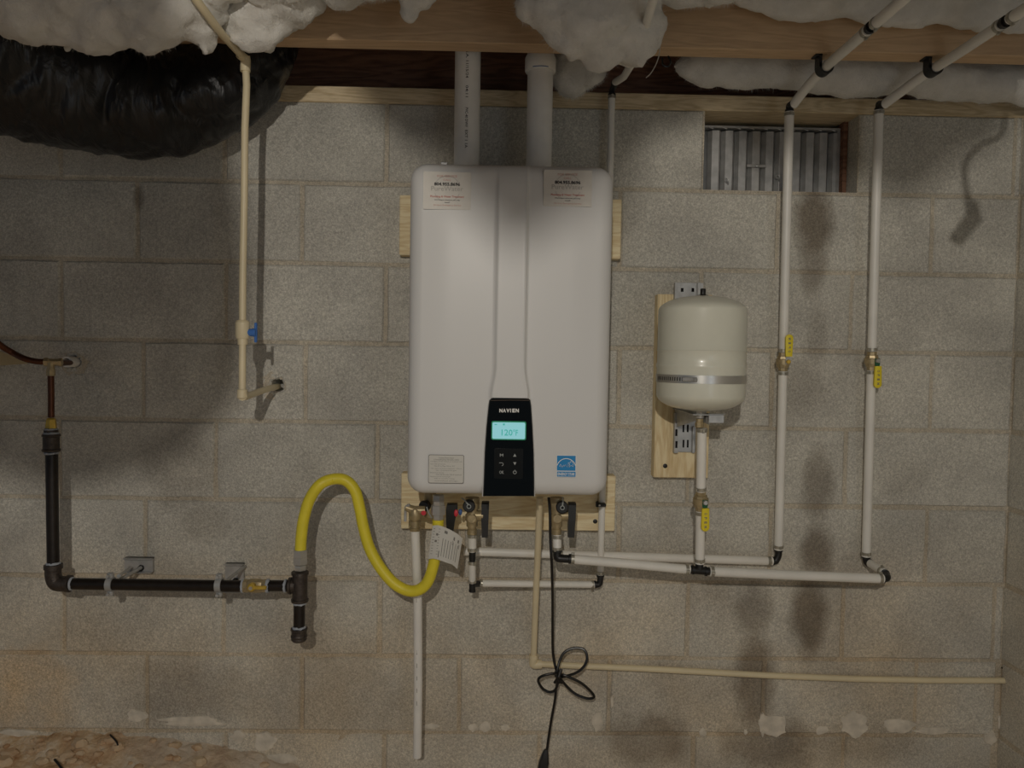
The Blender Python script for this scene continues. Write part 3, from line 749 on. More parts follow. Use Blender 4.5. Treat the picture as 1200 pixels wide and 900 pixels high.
mb.tube([(x, -HO-.006, z) for x, z in conv([(575,469.2),(598,468.8),(620.5,469.2)], HO+.006)], .0009, 6); mb.build('console_seam', plain('seam', (.08,.06,.045), .3), console)
CO = HO+.0058
def rect(mb, px0, py0, px1, py1, off, th=.0006, mi=0, r=0):
    a = at(px0, py1, off); b_ = at(px1, py0, off)
    a.z = at((px0+px1)/2, py1, off).z; b_.z = at((px0+px1)/2, py0, off).z
    a.x = at(px0, (py0+py1)/2, off).x; b_.x = at(px1, (py0+py1)/2, off).x
    if r:
        out = []
        for (ax_, az_, s0) in ((b_.x-r, b_.z-r, 0), (a.x+r, b_.z-r, 90), (a.x+r, a.z+r, 180), (b_.x-r, a.z+r, 270)):
            for k in range(5): t = math.radians(s0+22.5*k); out.append((ax_+math.cos(t)*r, az_+math.sin(t)*r))
        mb.prism(out, -off+.0002, -off-th, mi)
    else: mb.box((a.x, -off+.0002, a.z), (b_.x, -off-th, b_.z), 0, mi)
mb = MB(); rect(mb, 575.8, 493.6, 616.6, 515.6, CO, .0004, r=.004); disp = mb.build('display', M['lcd_edge'], console)
mb = MB(); rect(mb, 577, 495, 615.4, 514.4, CO+.0003, .0005, r=.003); mb.build('display_screen', M['lcd'], console, label='pale cyan lit display screen')
mb = MB(); put_text(mb, '120', 594.2, 506.9, 13, 7.4, CO+.0012); put_text(mb, '°F', 604.2, 506.9, 5.6, 7.4, CO+.0012); rect(mb, 589.4, 496.3, 591.6, 498.4, CO+.0010, .0002)
rect(mb, 579.5, 497, 582.5, 498, CO+.0010, .0002); mb.build('display_digits', M['lcd_ink'], console)
mb = MB()
# wordmark: N A V I E N drawn with rounded A and E
put_text(mb, 'N', 587.0, 481.1, 3.7, 4.4, CO+.0004, wide=.05); put_text(mb, 'A', 591.1, 481.1, 3.7, 4.4, CO+.0004, wide=.05); put_text(mb, 'V', 595.3, 481.1, 4.0, 4.4, CO+.0004, wide=.05)
put_text(mb, 'I', 598.4, 481.1, 1.0, 4.4, CO+.0004, wide=.05); put_text(mb, 'E', 602.0, 481.1, 3.4, 4.4, CO+.0004, wide=.05); put_text(mb, 'N', 606.2, 481.1, 3.7, 4.4, CO+.0004, wide=.05)
mb.build('wordmark', M['letter'], console)
mb = MB(); rect(mb, 579, 525.5, 613, 561, CO, .0006, r=.003); pad = mb.build('keypad', M['key'], console)
mb = MB(); O_ = CO+.0009
def tri(cx, cy, up_):
    c = at(cx, cy, O_); s_ = 1.9*mpp(O_)*(1 if up_ else -1)
    mb.add([(c.x-abs(s_), -O_, c.z-s_*.9), (c.x+abs(s_), -O_, c.z-s_*.9), (c.x, -O_, c.z+s_*.9)], [(0,1,2)])
tri(603.3, 533.4, True); tri(603.3, 543.4, False)
put_text(mb, 'M', 587.8, 533.4, 4.0, 3.4, O_); put_text(mb, 'OK', 587.8, 553.4, 5.2, 3.6, O_)
def arc_(mb, cx, cy, r, a0, a1, wd, off, n=14):
    c = at(cx, cy, off); k = mpp(off); v = []
    for i in range(n+1):
        t = math.radians(a0+(a1-a0)*i/n)
        for rr in (r-wd/2, r+wd/2): v.append((c.x+math.cos(t)*rr*k, -off, c.z+math.sin(t)*rr*k))
    mb.add(v, [(2*i, 2*i+1, 2*i+3, 2*i+2) for i in range(n)])
arc_(mb, 603.3, 553.4, 1.9, 115, 425, .6, O_); rect(mb, 603.0, 550.6, 603.6, 553, O_, .0002)
arc_(mb, 588.0, 544.0, 1.7, -90, 110, .6, O_); rect(mb, 585, 542.1, 588, 542.7, O_, .0002)
mb.build('key_symbols', M['legend'], pad)
# service stickers
def sticker(x0, y0, x1, y1, dy):
    so = HO+.0012; mb = MB(); rect(mb, x0, y0, x1, y1, so, .0005, r=.002)
    st = mb.build('service_sticker', M['sticker'], heater)
    cx = (x0+x1)/2; q_ = so+.0009; y = y0
    for s_, dy_, wd, hh in (('FOR SERVICE', 5.0, 23, 2.6), ('CALL', 9.4, 9, 2.4), ('24 Hour Emergency Service', 39.2, 32, 2.2)):
        mb = MB(); put_text(mb, s_, cx, y+dy_, wd, hh, q_); mb.build('sticker_pale_lettering', M['print_pink'], st)
    mb = MB(); put_text(mb, '804.955.8696', cx, y+14.3, 30, 4.0, q_, wide=.04); mb.build('sticker_phone_number', M['print'], st)
    for s_, dy_, wd, hh in (("We're here whatever you may", 33.0, 30, 1.9), ('need!', 35.6, 6, 1.6)):
        mb = MB(); put_text(mb, s_, cx, y+dy_, wd, hh, q_); mb.build('sticker_small_lettering', M['print'], st)
    mb = MB(); put_text(mb, 'PureWater', cx, y+19.6, 37, 5.4, q_, wide=.0); arc_(mb, cx, y+20, 15, 20, 160, .5, q_); arc_(mb, cx, y+20, 15, 200, 245, .5, q_); arc_(mb, cx, y+20, 15, 295, 340, .5, q_)
    mb.build('sticker_logo', M['print_light'], st)
    mb = MB(); put_text(mb, 'Plumbing & Water Treatment', cx, y+29.2, 39, 3.0, q_, wide=.02); mb.build('sticker_red_lettering', M['print_red'], st)
    return st
sticker(496, 201.5, 552, 245.5, 0); sticker(637, 199.5, 693.5, 242, 0)
so = HO+.0012; mb = MB(); rect(mb, 502, 533, 543.6, 566.4, so, .0004, r=.003); plate = mb.build('rating_label', M['print_grey'], heater)
mb = MB(); rect(mb, 502.6, 533.6, 543.0, 565.8, so+.0003, .0004, r=.0028); mb.build('label_face', M['label_paper'], plate)
mb = MB(); q_ = so+.0011
for s_, y, wd, cx in (('Tankless Water Heater', 536.6, 18, 523), ('CONDENSING MODEL INFO', 538.8, 30, 523), ('Category IV for indoor or outdoor use', 541, 37, 523), ('Gas inlet pressure', 543.9, 18, 513), ('Min 3.5 in. Max 10.5 in. WC', 546.2, 24, 521), ('Hot water pressure maximum 150 psi', 549.2, 36, 523),
                      ('Min 15 psi flow 0.5 gpm', 551.5, 24, 523), ('Electrical rating', 554, 16, 512), ('120 V 60 Hz under 200 W maximum', 556.3, 30, 526), ('Factory set for natural gas', 558.7, 24, 516), ('Refer to manual for settings', 561.0, 24, 521), ('Certified design', 563.8, 27, 523)):
    put_text(mb, s_, cx, y, wd, 1.5, q_, wide=0)
mb.build('label_lettering', M['print_grey'], plate)
mb = MB(); rect(mb, 652, 533.2, 675.2, 559.2, so, .0004); es = mb.build('energy_label', M['letter'], heater, label='blue and white square efficiency label')
mb = MB(); rect(mb, 652.7, 534.0, 674.5, 551.6, so+.0003, .0004); rect(mb, 652.7, 552.6, 674.5, 558.6, so+.0003, .0004); mb.build('blue_field', M['blue'], es)
mb = MB(); q_ = so+.0010
arc_(mb, 663.6, 548.5, 11.2, 15, 165, .8, q_, 24)
put_text(mb, 'ENERGY STAR', 663.6, 555.6, 20, 3.6, q_, wide=.02)
# handwritten-looking word and star
c0 = [(655.5,546.5),(657,544.2),(658.4,545.2),(656.8,547),(659.5,547),(660.8,544.8),(661.2,546.8),(662.8,544.4),(663.4,546.6),(665,543.6),(664.8,547.8),(666.6,544.4),(667.2,547.6)]
mb.tube([at(a, b_, q_+.0001) for a, b_ in c0], .0006, 4)
st = at(669.5, 543.6, q_); sv = []
for i in range(10):
    t = math.radians(90+36*i); r = (4.2 if i % 2 == 0 else 1.9)*mk; sv.append(Vector((st.x+math.cos(t)*r, -q_-.0001, st.z+math.sin(t)*r)))
mb.tube(sv, .00065, 4, closed=True); mb.build('label_print', M['letter'], es)

# ------------------------------------------------------------------ vent pipes over the heater
def vpipe(px, ptop, r, off, name, label, cap):
    c0 = at(px, 190, off); c1 = at(px, ptop, off); zt2 = b0+.20
    t = thing(name, (c0.x, -off, topz-.001), label, 'pipe')
    mb = MB(); mb.cyl((c0.x, -off, topz-.001), (c0.x, -off, zt2), r, n=32); mb.build('pipe_tube', M['pvc'], t)
    return t, c0
vo2 = .165; r2 = 14.8*mpp(vo2)
t, c0 = vpipe(546.7, 60, r2, vo2, 'vent_pipe', 'left white PVC vent pipe with upright black printing', False)
mb = MB()
def cyl_text(mb, s_, z, length, h, ang):
    v, f = text_geo(s_, .01)
    mb.add([(c0.x+math.sin(ang+y*h/r2)*(r2+.0004), -vo2-math.cos(ang+y*h/r2)*(r2+.0004), z-x*length) for x, y in v], f)
for s_, y, ln in (('U.S.A. 11/15/24', 78, 36), ('04:11', 112, 13), ('PVC-40 DWV', 142, 22), ('EXT 1 1A', 167, 20)):
    cyl_text(mb, s_, at(547, y, vo2).z, ln*mpp(vo2), .0062, .0)
mb.build('pipe_printing', M['print'], t)['kind'] = 'stuff'
t, c1 = vpipe(631.4, 60, r2*1.0, vo2, 'vent_pipe', 'right white PVC vent pipe with a coupling collar under the joist', True)
ca, cb = at(631.4, 85, vo2), at(631.4, 66, vo2)
mb = MB(); L = cb.z-ca.z; mb.lathe((c1.x, -vo2, ca.z), (0,0,1), [(0,r2+.001),(0,r2+.0045),(.003,r2+.0062),(L-.006,r2+.0062),(L-.001,r2+.004),(L,r2+.001),(L+.012,r2+.001),(L+.012,r2+.003),(L+.03,r2+.003)], 32); mb.build('coupling', M['pvc'], t)
mb = MB(); mb.tube([(c1.x+math.sin(a)*(r2+.0062), -vo2-math.cos(a)*(r2+.0062), ca.z+.0022) for a in [(-.55+.06*i) for i in range(18)]], .0009, 6); mb.build('primer_mark', M['blued'], t)
mb = MB(); mb.box((c1.x-.016, -vo2-r2-.003, topz), (c1.x+.016, -vo2-r2+.006, topz+.020), .001); mb.lathe((c1.x, -vo2, topz-.0005), (0,0,1), [(0,r2+.004),(.012,r2+.004),(.013,r2+.001)], 32); mb.build('flue_adapter', M['sheet'], t)

# ------------------------------------------------------------------ piping helpers
def crimp(c, ax, r, parent, ear=(0,-1,0), m='clamp'):
    ax = Vector(ax).normalized(); c = Vector(c); mb = MB(); wd = .0075
    mb.lathe(c-ax*wd/2, ax, [(0,r),(0,r+.0014),(wd,r+.0014),(wd,r)], 20, cap=False)
    e = Vector(ear); e = (e-ax*e.dot(ax)).normalized(); s_ = e.cross(ax)
    q = c+e*(r+.003)
    mb.rings([[q+s_*a+ax*b_ for a, b_ in ((-.003,-wd/2),(.003,-wd/2),(.003,wd/2),(-.003,wd/2))], [q+e*.002+s_*a+ax*b_ for a, b_ in ((-.002,-wd/2),(.002,-wd/2),(.002,wd/2),(-.002,wd/2))]])
    mb.build('crimp_ring', M[m], parent)
def elbow(pts, r, parent, m='fitting', name='elbow_fitting'):
    mb = MB(); mb.tube(spline(pts, 6), r, 14)
    for a, b_ in ((pts[0], pts[1]), (pts[-1], pts[-2])):
        d_ = (Vector(b_)-Vector(a)).normalized(); mb.lathe(Vector(a)-d_*.001, d_, [(0,r),(0,r+.002),(.005,r+.002),(.006,r)], 16)
    mb.build(name, M[m], parent)
def straight(pts, r, parent, m='pex', name='pipe_tube', n=16):
    mb = MB(); mb.tube(pts, r, n); return mb.build(name, M[m], parent)
def lerp(a, b_, t): return Vector(a)*(1-t)+Vector(b_)*t
def ball_valve(c, ax, r, label, handle_dir, grp=None, hlen=.068, hw=.0094, green=False, legend='FULL'):
    """inline brass ball valve, lever toward the viewer; c centre, ax along the pipe (up), handle +1 up or -1 down"""
    c = Vector(c); ax = Vector(ax).normalized(); t = thing('ball_valve', c, label, 'valve', grp)
    out = Vector((0,-1,0)); sd = ax.cross(out).normalized()
    mb = MB(); L = .046
    mb.lathe(c-ax*L/2, ax, [(0,r*.8),(0,r+.001),(.008,r+.001),(.009,r+.004),(.015,r+.005),(.023,r+.0065),(.031,r+.005),(.037,r+.004),(.038,r+.001),(.046,r+.001),(.046,r*.8)], 8)
    mb.lathe(c-ax*.008, ax, [(0,r+.004),(.001,r+.007),(.015,r+.007),(.016,r+.004)], 16); mb.build('valve_body', M['brass'], t, smooth=25)
    hp = c+sd*.005; so_ = hp+out*(r+.004)
    mb = MB(); mb.cyl(hp, so_+out*.006, .0055, n=12); mb.build('stem', M['brass'], t)
    mb = MB(); mb.lathe(so_+out*.006, out, [(0,.0062),(.003,.0062),(.005,.0048),(.005,.003),(.004,.0028)], 6); mb.build('stem_nut', M['brass_bright'] if not green else M['nickel'], t)
    hd = ax*handle_dir; p0 = so_+out*.004
    mb = MB(); pl = lambda a, b_, d_: p0+sd*a+hd*b_+out*d_
    o1 = [(-.006,-.006),(.006,-.006),(.0062,.008),(.0045,.014),(-.0045,.014),(-.0062,.008)]
    mb.rings([[pl(a, b_, -.0008) for a, b_ in o1], [pl(a, b_, .0012) for a, b_ in o1]]); mb.build('lever_plate', M['green'] if green else M['galv'], t)
    mb = MB(); ol = [(-hw*.85,.013),(hw*.85,.013)]+[(hw*math.cos(a), hlen-hw+hw*math.sin(a)) for a in [math.pi*i/8 for i in range(9)]]
    mb.rings([[pl(a, b_, .001) for a, b_ in ol], [pl(a*1.05, b_, .003) for a, b_ in ol], [pl(a, b_, .0065) for a, b_ in ol], [pl(a*.8, .015+(b_-.015)*.97, .0075) for a, b_ in ol]]); h = mb.build('lever_grip', M['yellow'], t, label='yellow coated lever')
    mb = MB()
    for i, ch in enumerate(legend):
        v, f = text_geo(ch, .02); b_ = .022+i*.0105
        mb.add([pl(0, 0, 0)+sd*(y*.0062)*1+hd*(b_+.0035+x*.005)+out*.0079 for x, y in v], f)
    mb.build('grip_lettering', M['print_grey'], h)
    for s_ in (-1, 1): crimp(c+ax*s_*(L/2+.006), ax, r+.0003, t, ear=(-.9,-.5,0) if s_ > 0 else (.3,-1,0))
    return t

RP = .0111
# tall left-hand overhead pipe, to the right of the tank
def run_up(pts, label, top_overhead, rp, vq, vlabel, hdir, green):
    t = thing('water_pipe', pts[-1], label, 'pipe', None)
    va = vq; d_ = (pts[0]-pts[-1]).normalized()
    # split round the valve
    k = (va-pts[-1]).dot(d_); vc = pts[-1]+d_*k
    straight([pts[0], lerp(pts[0], vc, .5), vc+d_*.024], rp, t); straight([vc-d_*.024, lerp(vc, pts[-1], .5), pts[-1]], rp, t)
    return t, vc, d_
# pipe one
ov = .095
top1 = at(925, 131, ov); bot1 = at(912.3, 644, .030)
t1, vc, d_ = run_up([top1, bot1], 'left of two tall white water pipes, bending overhead at the joists', None, RP, at(919.5, 424, .062), '', 1, False)
ball_valve(vc, d_, RP, 'brass ball valve with yellow lever turned up on the left tall pipe', 1, legend='OPEN')
crimp(top1-d_*.006, d_, RP, t1); crimp(bot1+d_*.008, d_, RP, t1)
oh1 = [at(929, 122, ov+.02), at(967, 80, .315), at(1014, 32, .50)]
zz = oh1[0].z
def ohead(px, zref, off, xref):      # overhead run is level and square to the wall
    return Vector((xref, -off, zref))
k1 = at(967, 79, .245); zo = at(929, 122, ov+.02).z; xo = k1.x
elbow([top1+Vector((0,0,.001)), Vector((top1.x, -ov-.001, top1.z+.014)), Vector((top1.x, -ov-.012, zo)), Vector((top1.x+.001, -ov-.024, zo))], .0085, t1)
straight(spline([(top1.x+.002, -ov-.020, zo-.001), (xo-.010, -.170, zo+(k1.z-zo)*.55), (xo, -.245, k1.z), (xo+.002, -.34, k1.z+.002), (xo+.002, -.440, k1.z+.002)], 6), RP, t1, n=18)
zo = k1.z-.002
crimp((xo+.002, -.432, zo+.004), (0,1,0), RP, t1, ear=(0,0,-1)); 
mb = MB(); mb.cyl((xo+.002, -.440, zo+.004), (xo+.002, -.466, zo+.004), .0088, n=14); mb.lathe((xo+.002, -.448, zo+.004), (0,-1,0), [(0,.009),(0,.012),(.008,.012),(.008,.009)], 16); mb.build('coupling', M['fitting'], t1)
crimp((xo+.002, -.472, zo+.004), (0,1,0), RP, t1, ear=(0,0,-1))
straight([(xo+.002, -.465, zo+.004), (xo+.003, -1.0, zo+.006), (xo+.003, -1.9, zo+.006)], RP, t1, n=18)
# horizontal lower run of pipe one, behind everything
e1_ = bot1; elbow([bot1, bot1+Vector((0,0,-.014)), at(909, 657, .03), at(905, 657.5, .03)], .009, t1)
ha = at(905, 657.5, .03); hb_ = at(562, 646.5, .05)
straight([hb_+Vector((-.04, .0, .001)), lerp(hb_, ha, .5), ha], RP, t1); crimp(ha+Vector((-.009,0,0)), (1,0,0), RP, t1)
# pipe two
top2 = at(1030, 129, ov); bot2 = at(1015, 652, .030)
t2, vc2, d2 = run_up([top2, bot2], 'right of two tall white water pipes, bending overhead at the joists', None, RP, at(1021.5, 423, .062), '', -1, True)
ball_valve(vc2, d2, RP, 'brass ball valve with yellow lever hanging down on the right tall pipe', -1, green=True, legend='OPEN')
crimp(top2-d2*.006, d2, RP, t2); crimp(bot2+d2*.008, d2, RP, t2)
k2 = at(1095, 80, .245); zo2 = at(1033, 122, ov+.02).z; xo2 = k2.x
elbow([top2+Vector((0,0,.001)), Vector((top2.x, -ov-.001, top2.z+.014)), Vector((top2.x, -ov-.012, zo2)), Vector((top2.x+.001, -ov-.024, zo2))], .0085, t2)
straight(spline([(top2.x+.002, -ov-.020, zo2-.001), (xo2-.020, -.185, zo2+(k2.z-zo2)*.6), (xo2, -.245, k2.z), (xo2+.003, -.34, k2.z+.001), (xo2+.003, -.470, k2.z+.002)], 6), RP, t2, n=18)
zo2 = k2.z-.002
crimp((xo2+.003, -.462, zo2+.004), (0,1,0), RP, t2, ear=(0,0,-1))
mb = MB(); mb.cyl((xo2+.003, -.470, zo2+.004), (xo2+.003, -.498, zo2+.004), .0088, n=14); mb.lathe((xo2+.003, -.478, zo2+.004), (0,-1,0), [(0,.009),(0,.012),(.008,.012),(.008,.009)], 16); mb.build('coupling', M['fitting'], t2)
crimp((xo2+.003, -.504, zo2+.004), (0,1,0), RP, t2, ear=(0,0,-1))
straight([(xo2+.003, -.496, zo2+.004), (xo2+.006, -1.0, zo2+.006), (xo2+.006, -1.9, zo2+.006)], RP, t2, n=18)
# black joist clips
def clip(x, z, label):
    mb = MB(); n = 14
    o = [(math.cos(t)*.0165, math.sin(t)*.0165) for t in [math.radians(-200+220*i/n) for i in range(n+1)]]
    i_ = [(math.cos(t)*.0118, math.sin(t)*.0118) for t in [math.radians(20-220*i/n) for i in range(n+1)]]
    out = o+i_
    mb.prism([(x+a, z+b_) for a, b_ in out], -.254, -.228)
    mb.box((x-.0175, -.228, z-.002), (x-.0105, -.254, b0-.0002), .001)
    mb.box((x+.0105, -.228, z-.002), (x+.0165, -.254, z+.012), .001)
    mb.box((x-.026, -.228, b0-.004), (x-.010, -.254, b0-.0002), .001)
    o = mb.build('pipe_clip', M['black']); tag(o, label, 'clip')
clip(xo, zo+.002, 'black clip fixing the left overhead pipe under the joist'); clip(xo2, zo2+.002, 'black clip fixing the right overhead pipe under the joist')
# front low run: heater right valve -> tee -> end elbow joined to pipe two
FO = .20
pa, pb = at(668, 655, FO+.01), at(1034, 678, FO-.06)
t3 = thing('water_pipe', pa, 'thick white water pipe sloping gently right below the expansion tank', 'pipe')
pt1, pt2_ = at(808, 667.5, FO-.005), at(831, 669.5, FO-.008)
straight([pa, lerp(pa, pt1, .5)+Vector((0,0,.001)), pt1], RP*.98, t3); straight([pt2_, lerp(pt2_, pb, .5)+Vector((0,0,-.001)), pb], RP*1.05, t3)
crimp(pa+Vector((.006,0,0)), (1,0,-.03), RP, t3, ear=(0,-.3,1)); crimp(pt1-Vector((.006,0,0)), (1,0,0), RP, t3); crimp(pt2_+Vector((.007,0,0)), (1,0,0), RP, t3); crimp(pb-Vector((.006,0,0)), (1,0,0), RP*1.05, t3, ear=(0,-.2,1))
tc = lerp(pt1, pt2_, .5); mb = MB(); mb.cyl(pt1, pt2_, .0095, n=14); mb.cyl(tc, tc+Vector((0,0,.018)), .0095, n=14); mb.lathe(pt1+Vector((.006,0,0)), (1,0,0), [(0,.009),(0,.0115),(.004,.0115),(.004,.009)], 14); mb.lathe(pt2_-Vector((.010,0,0)), (1,0,0), [(0,.009),(0,.0115),(.004,.0115),(.004,.009)], 14)
mb.build('tee_fitting', M['fitting'], t3)
pe = at(1041, 677.5, FO-.06); elbow([pb, lerp(pb, pe, .6), pe+Vector((.001,.008,.001)), at(1037, 672, FO-.085)], .009, t3)
pf = at(1036, 671, FO-.085); pg = at(1019, 660, .040)
straight([pf, lerp(pf, pg, .5), pg], RP*.9, t3); elbow([pg, at(1016, 659, .032), bot2+Vector((0,0,-.006)), bot2], .009, t3)
crimp(lerp(pf, pg, .12), pf-pg, RP*.92, t3, ear=(0,0,1))
# tank riser
tr0, tr1 = at(820, 660, FO-.005), at(822.5, 502, .232)
t4 = thing('water_pipe', tr0, 'short white riser pipe feeding the expansion tank', 'pipe')
d4 = (tr1-tr0).normalized(); vc4 = tr0+d4*((at(821.5, 586, .205)-tr0).dot(d4))
straight([tr0, lerp(tr0, vc4, .5), vc4-d4*.022], RP, t4); straight([vc4+d4*.022, lerp(vc4, tr1, .5), tr1], RP, t4); crimp(tr0+d4*.008, d4, RP, t4); crimp(tr1-d4*.004, d4, RP, t4)
ball_valve(vc4, d4, RP, 'brass ball valve with yellow lever hanging down below the expansion tank', -1, green=True, legend='OPEN')

# ------------------------------------------------------------------ expansion tank and its bracket
TO = .238; ct = at(822, 413, TO); kt = mpp(TO); R = 51.3*kt
zy = lambda py: at(822, py, TO).z
tank = thing('expansion_tank', (ct.x, -TO, zy(482)), 'light grey round expansion tank strapped to its bracket', 'tank')
zb_, z1_, z2_, zt2 = zy(482), zy(463), zy(364), zy(346.5)
prof = [(zb_, .006), (zb_, .016), (zb_+.003, .030)]
for i in range(9):
    a = math.pi/2*i/8; prof.append((zb_+.004+(z1_-zb_-.004)*(1-math.cos(a)**1.12), .030+(R-.030)*math.sin(a)))
prof += [(zy(450), R), (zy(432), R), (zy(430), R+.0015), (zy(428), R+.0015), (zy(425), R-.0005), (zy(412), R-.0005), (zy(411), R+.001), (zy(410), R-.0005), (z2_, R-.0005)]
for i in range(1, 10):
    a = math.pi/2*i/9; prof.append((z2_+(zt2-z2_)*math.sin(a)**1.15, (R-.0005)*math.cos(a)**.95 if i < 9 else .004))
mb = MB(); mb.lathe((ct.x, -TO, 0), (0,0,1), prof, 56); mb.build('tank_shell', M['tank'], tank, smooth=50)
mb = MB(); mb.lathe((ct.x, -TO, zt2-.002), (0,0,1), [(0,.014),(.003,.013),(.004,.007),(.005,.0062),(.016,.0062),(.018,.005)], 14); mb.build('air_valve_cap', M['black'], tank)
mb = MB(); mb.lathe((ct.x, -TO, zy(484)), (0,0,1), [(-.003,.012),(-.003,.014),(.004,.016),(.006,.016)], 8); mb.lathe((ct.x, -TO, zy(490)), (0,0,1), [(0,.009),(.008,.010)], 12); mb.build('nipple', M['nickel'], tank)
mb = MB(); mb.lathe((ct.x, -TO, zy(501)), (0,0,1), [(0,.009),(.001,.0105),(.012,.0105),(.013,.0085),(.020,.0085)], 8); mb.build('adapter', M['brass'], tank)
# strap
mb = MB(); zs = zy(443.5); hw = 4.6*kt
n = 64; rg = []
for k in range(n):
    a = 2*math.pi*k/n; c_, s_ = math.cos(a), math.sin(a); rg.append([(ct.x+c_*rr, -TO+s_*rr, zs+dz) for rr, dz in ((R+.0004,-hw),(R+.0014,-hw),(R+.0014,hw),(R+.0004,hw))])
mb.rings(rg, closed=True); mb.build('strap', M['steel'], tank)
ang = math.asin((797-822)*kt/R); q0 = Vector((ct.x+math.sin(ang)*(R+.005), -TO-math.cos(ang)*(R+.005), zs)); tn = Vector((math.cos(ang), math.sin(ang), 0))
mb = MB(); mb.cyl(q0-tn*.012, q0+tn*.012, .0048, n=10); mb.lathe(q0+tn*.012, tn, [(0,.003),(.001,.005),(.006,.005),(.007,.003)], 6); mb.build('worm_screw', M['galv'], tank)
mb = MB()
for k in range(14):
    a_ = math.radians(-84+k*3.6); rr = R+.0017; p0_ = Vector((ct.x+math.sin(a_)*rr, -TO-math.cos(a_)*rr, zs)); t_ = Vector((math.cos(a_), math.sin(a_), 0))*.0011
    mb.add([p0_-t_+Vector((0,0,-.0045)), p0_+t_+Vector((0,0,-.0035)), p0_+t_+Vector((0,0,.0045)), p0_-t_+Vector((0,0,.0035))], [(0,1,2,3)])
mb.build('strap_slots', M['dark'], tank)
brk = thing('tank_bracket', at(805, 530, .045), 'galvanized slotted steel bracket behind the expansion tank', 'bracket')
def bx(mb, p0, p1, o0, o1, bev=.0006):
    a = at(p0[0], p0[1], o0); b_ = at(p1[0], p1[1], o0); mb.box((a.x, -o0, a.z), (b_.x, -o1, b_.z), bev)
mb = MB(); bx(mb, (791,331), (824,352), .047, .0435); bx(mb, (791,331), (797,352), .060, .047); bx(mb, (818,331), (821,352), .066, .047); mb.build('top_channel', M['galv'], brk)
mb = MB()
for px in (799.5, 812): bx(mb, (px-1.5,337.5), (px+1.5,342), .0476, .047, 0)
mb.build('slot', M['dark'], brk)
mb = MB(); bx(mb, (794,352), (820,492), .047, .0435); mb.build('back_plate', M['galv'], brk)
mb = MB(); bx(mb, (791,484), (794.5,531), .062, .046); bx(mb, (794.5,484), (815,530), .047, .0435); bx(mb, (812,500), (814,531), .056, .046); mb.build('lower_channel', M['galv'], brk)
mb = MB()
for px in (801, 806):
    for py in (502, 520): bx(mb, (px-.9,py-4.5), (px+.9,py+4.5), .0476, .047, 0)
for py in (507, 521): bx(mb, (791.6,py-4), (793.8,py+4), .0626, .062, 0)
mb.build('slot', M['dark'], brk)
A1, A2, A3, A4 = at(791, 480, .050), at(791, 501, .050), at(818, 492, .22), at(818, 485, .22)
mb = MB(); mb.rings([[A1, A2, A3, A4], [p_+Vector((.002,0,0)) for p_ in (A1, A2, A3, A4)]]); 
B1, B2 = at(815, 484, .05), at(815, 501, .05); 
za = zy(485.5); mb.box((ct.x-.020, -TO-.018, za-.0012), (ct.x+.017, -.046, za+.0012), .0005)
mb.box((ct.x+.017, -TO-.014, za-.022), (ct.x+.0185, -.06, za+.001), .0005); mb.build('shelf_arm', M['galv'], brk)
mb = MB(); a5, a6 = at(849, 484.5, TO), at(849, 497, TO); mb.box((ct.x+.016, -TO+.004, a6.z+.002), (a5.x, -TO+.002, a5.z), .0006); mb.box((ct.x+.016, -TO-.012, a5.z-.0015), (a5.x, -TO+.004, a5.z), .0006); mb.build('side_tab', M['galv'], brk)

# ------------------------------------------------------------------ recirculation pipe (thin) and its overhead branch
r3 = .0086
t5 = thing('water_pipe', at(703, 680, .05), 'thin white pipe rising behind the right edge of the water heater', 'pipe')
ra, rb = at(717, 112, .055), at(703.5, 674, .05); straight([ra, lerp(ra, rb, .5), rb], r3, t5, n=14)
elbow([rb, rb+Vector((0,0,-.010)), at(702, 684.5, .05), at(697, 685, .05)], .0078, t5); crimp(rb+Vector((0,0,.006)), (0,0,1), r3, t5)
rc, rd = at(697, 685, .05), at(562, 683.5, .11)
straight([rc, lerp(rc, rd, .5), rd], r3, t5, n=14); crimp(rc-Vector((.006,0,0)), (1,0,0), r3, t5, ear=(0,0,-1)); crimp(rd+Vector((.004,0,0)), (1,0,0), r3, t5)
crimp(ra-Vector((0,0,.004)), (0,0,1), r3, t5)
up1 = Vector((ra.x+.003, -.085, ra.z+.022)); elbow([ra, ra+Vector((0,0,.012)), up1+Vector((0,.012,-.004)), up1], .0075, t5)
straight([up1, at(731, 90, .15), at(742, 72, .26), at(757, 30, .46), at(768, -10, .60), at(776, -40, .70)], r3, t5, n=14)
mb = MB(); c = at(704.5, 591, .062); mb.box((c.x-.011, -.076, c.z-.004), (c.x+.011, -.040, c.z+.004), .002); mb.box((c.x-.014, -.070, c.z-.006), (c.x-.008, -.060, c.z+.006), .001); o = mb.build('pipe_strap', M['black']); tag(o, 'black strap holding the thin white pipe to the lower board', 'clip')
mb = MB(); mb.lathe((c.x-.006, -.075, c.z), (0,-1,0), [(0,.0025),(.0012,.0025),(.002,.001)], 8); o2_ = mb.build('screw', M['letter'], o)

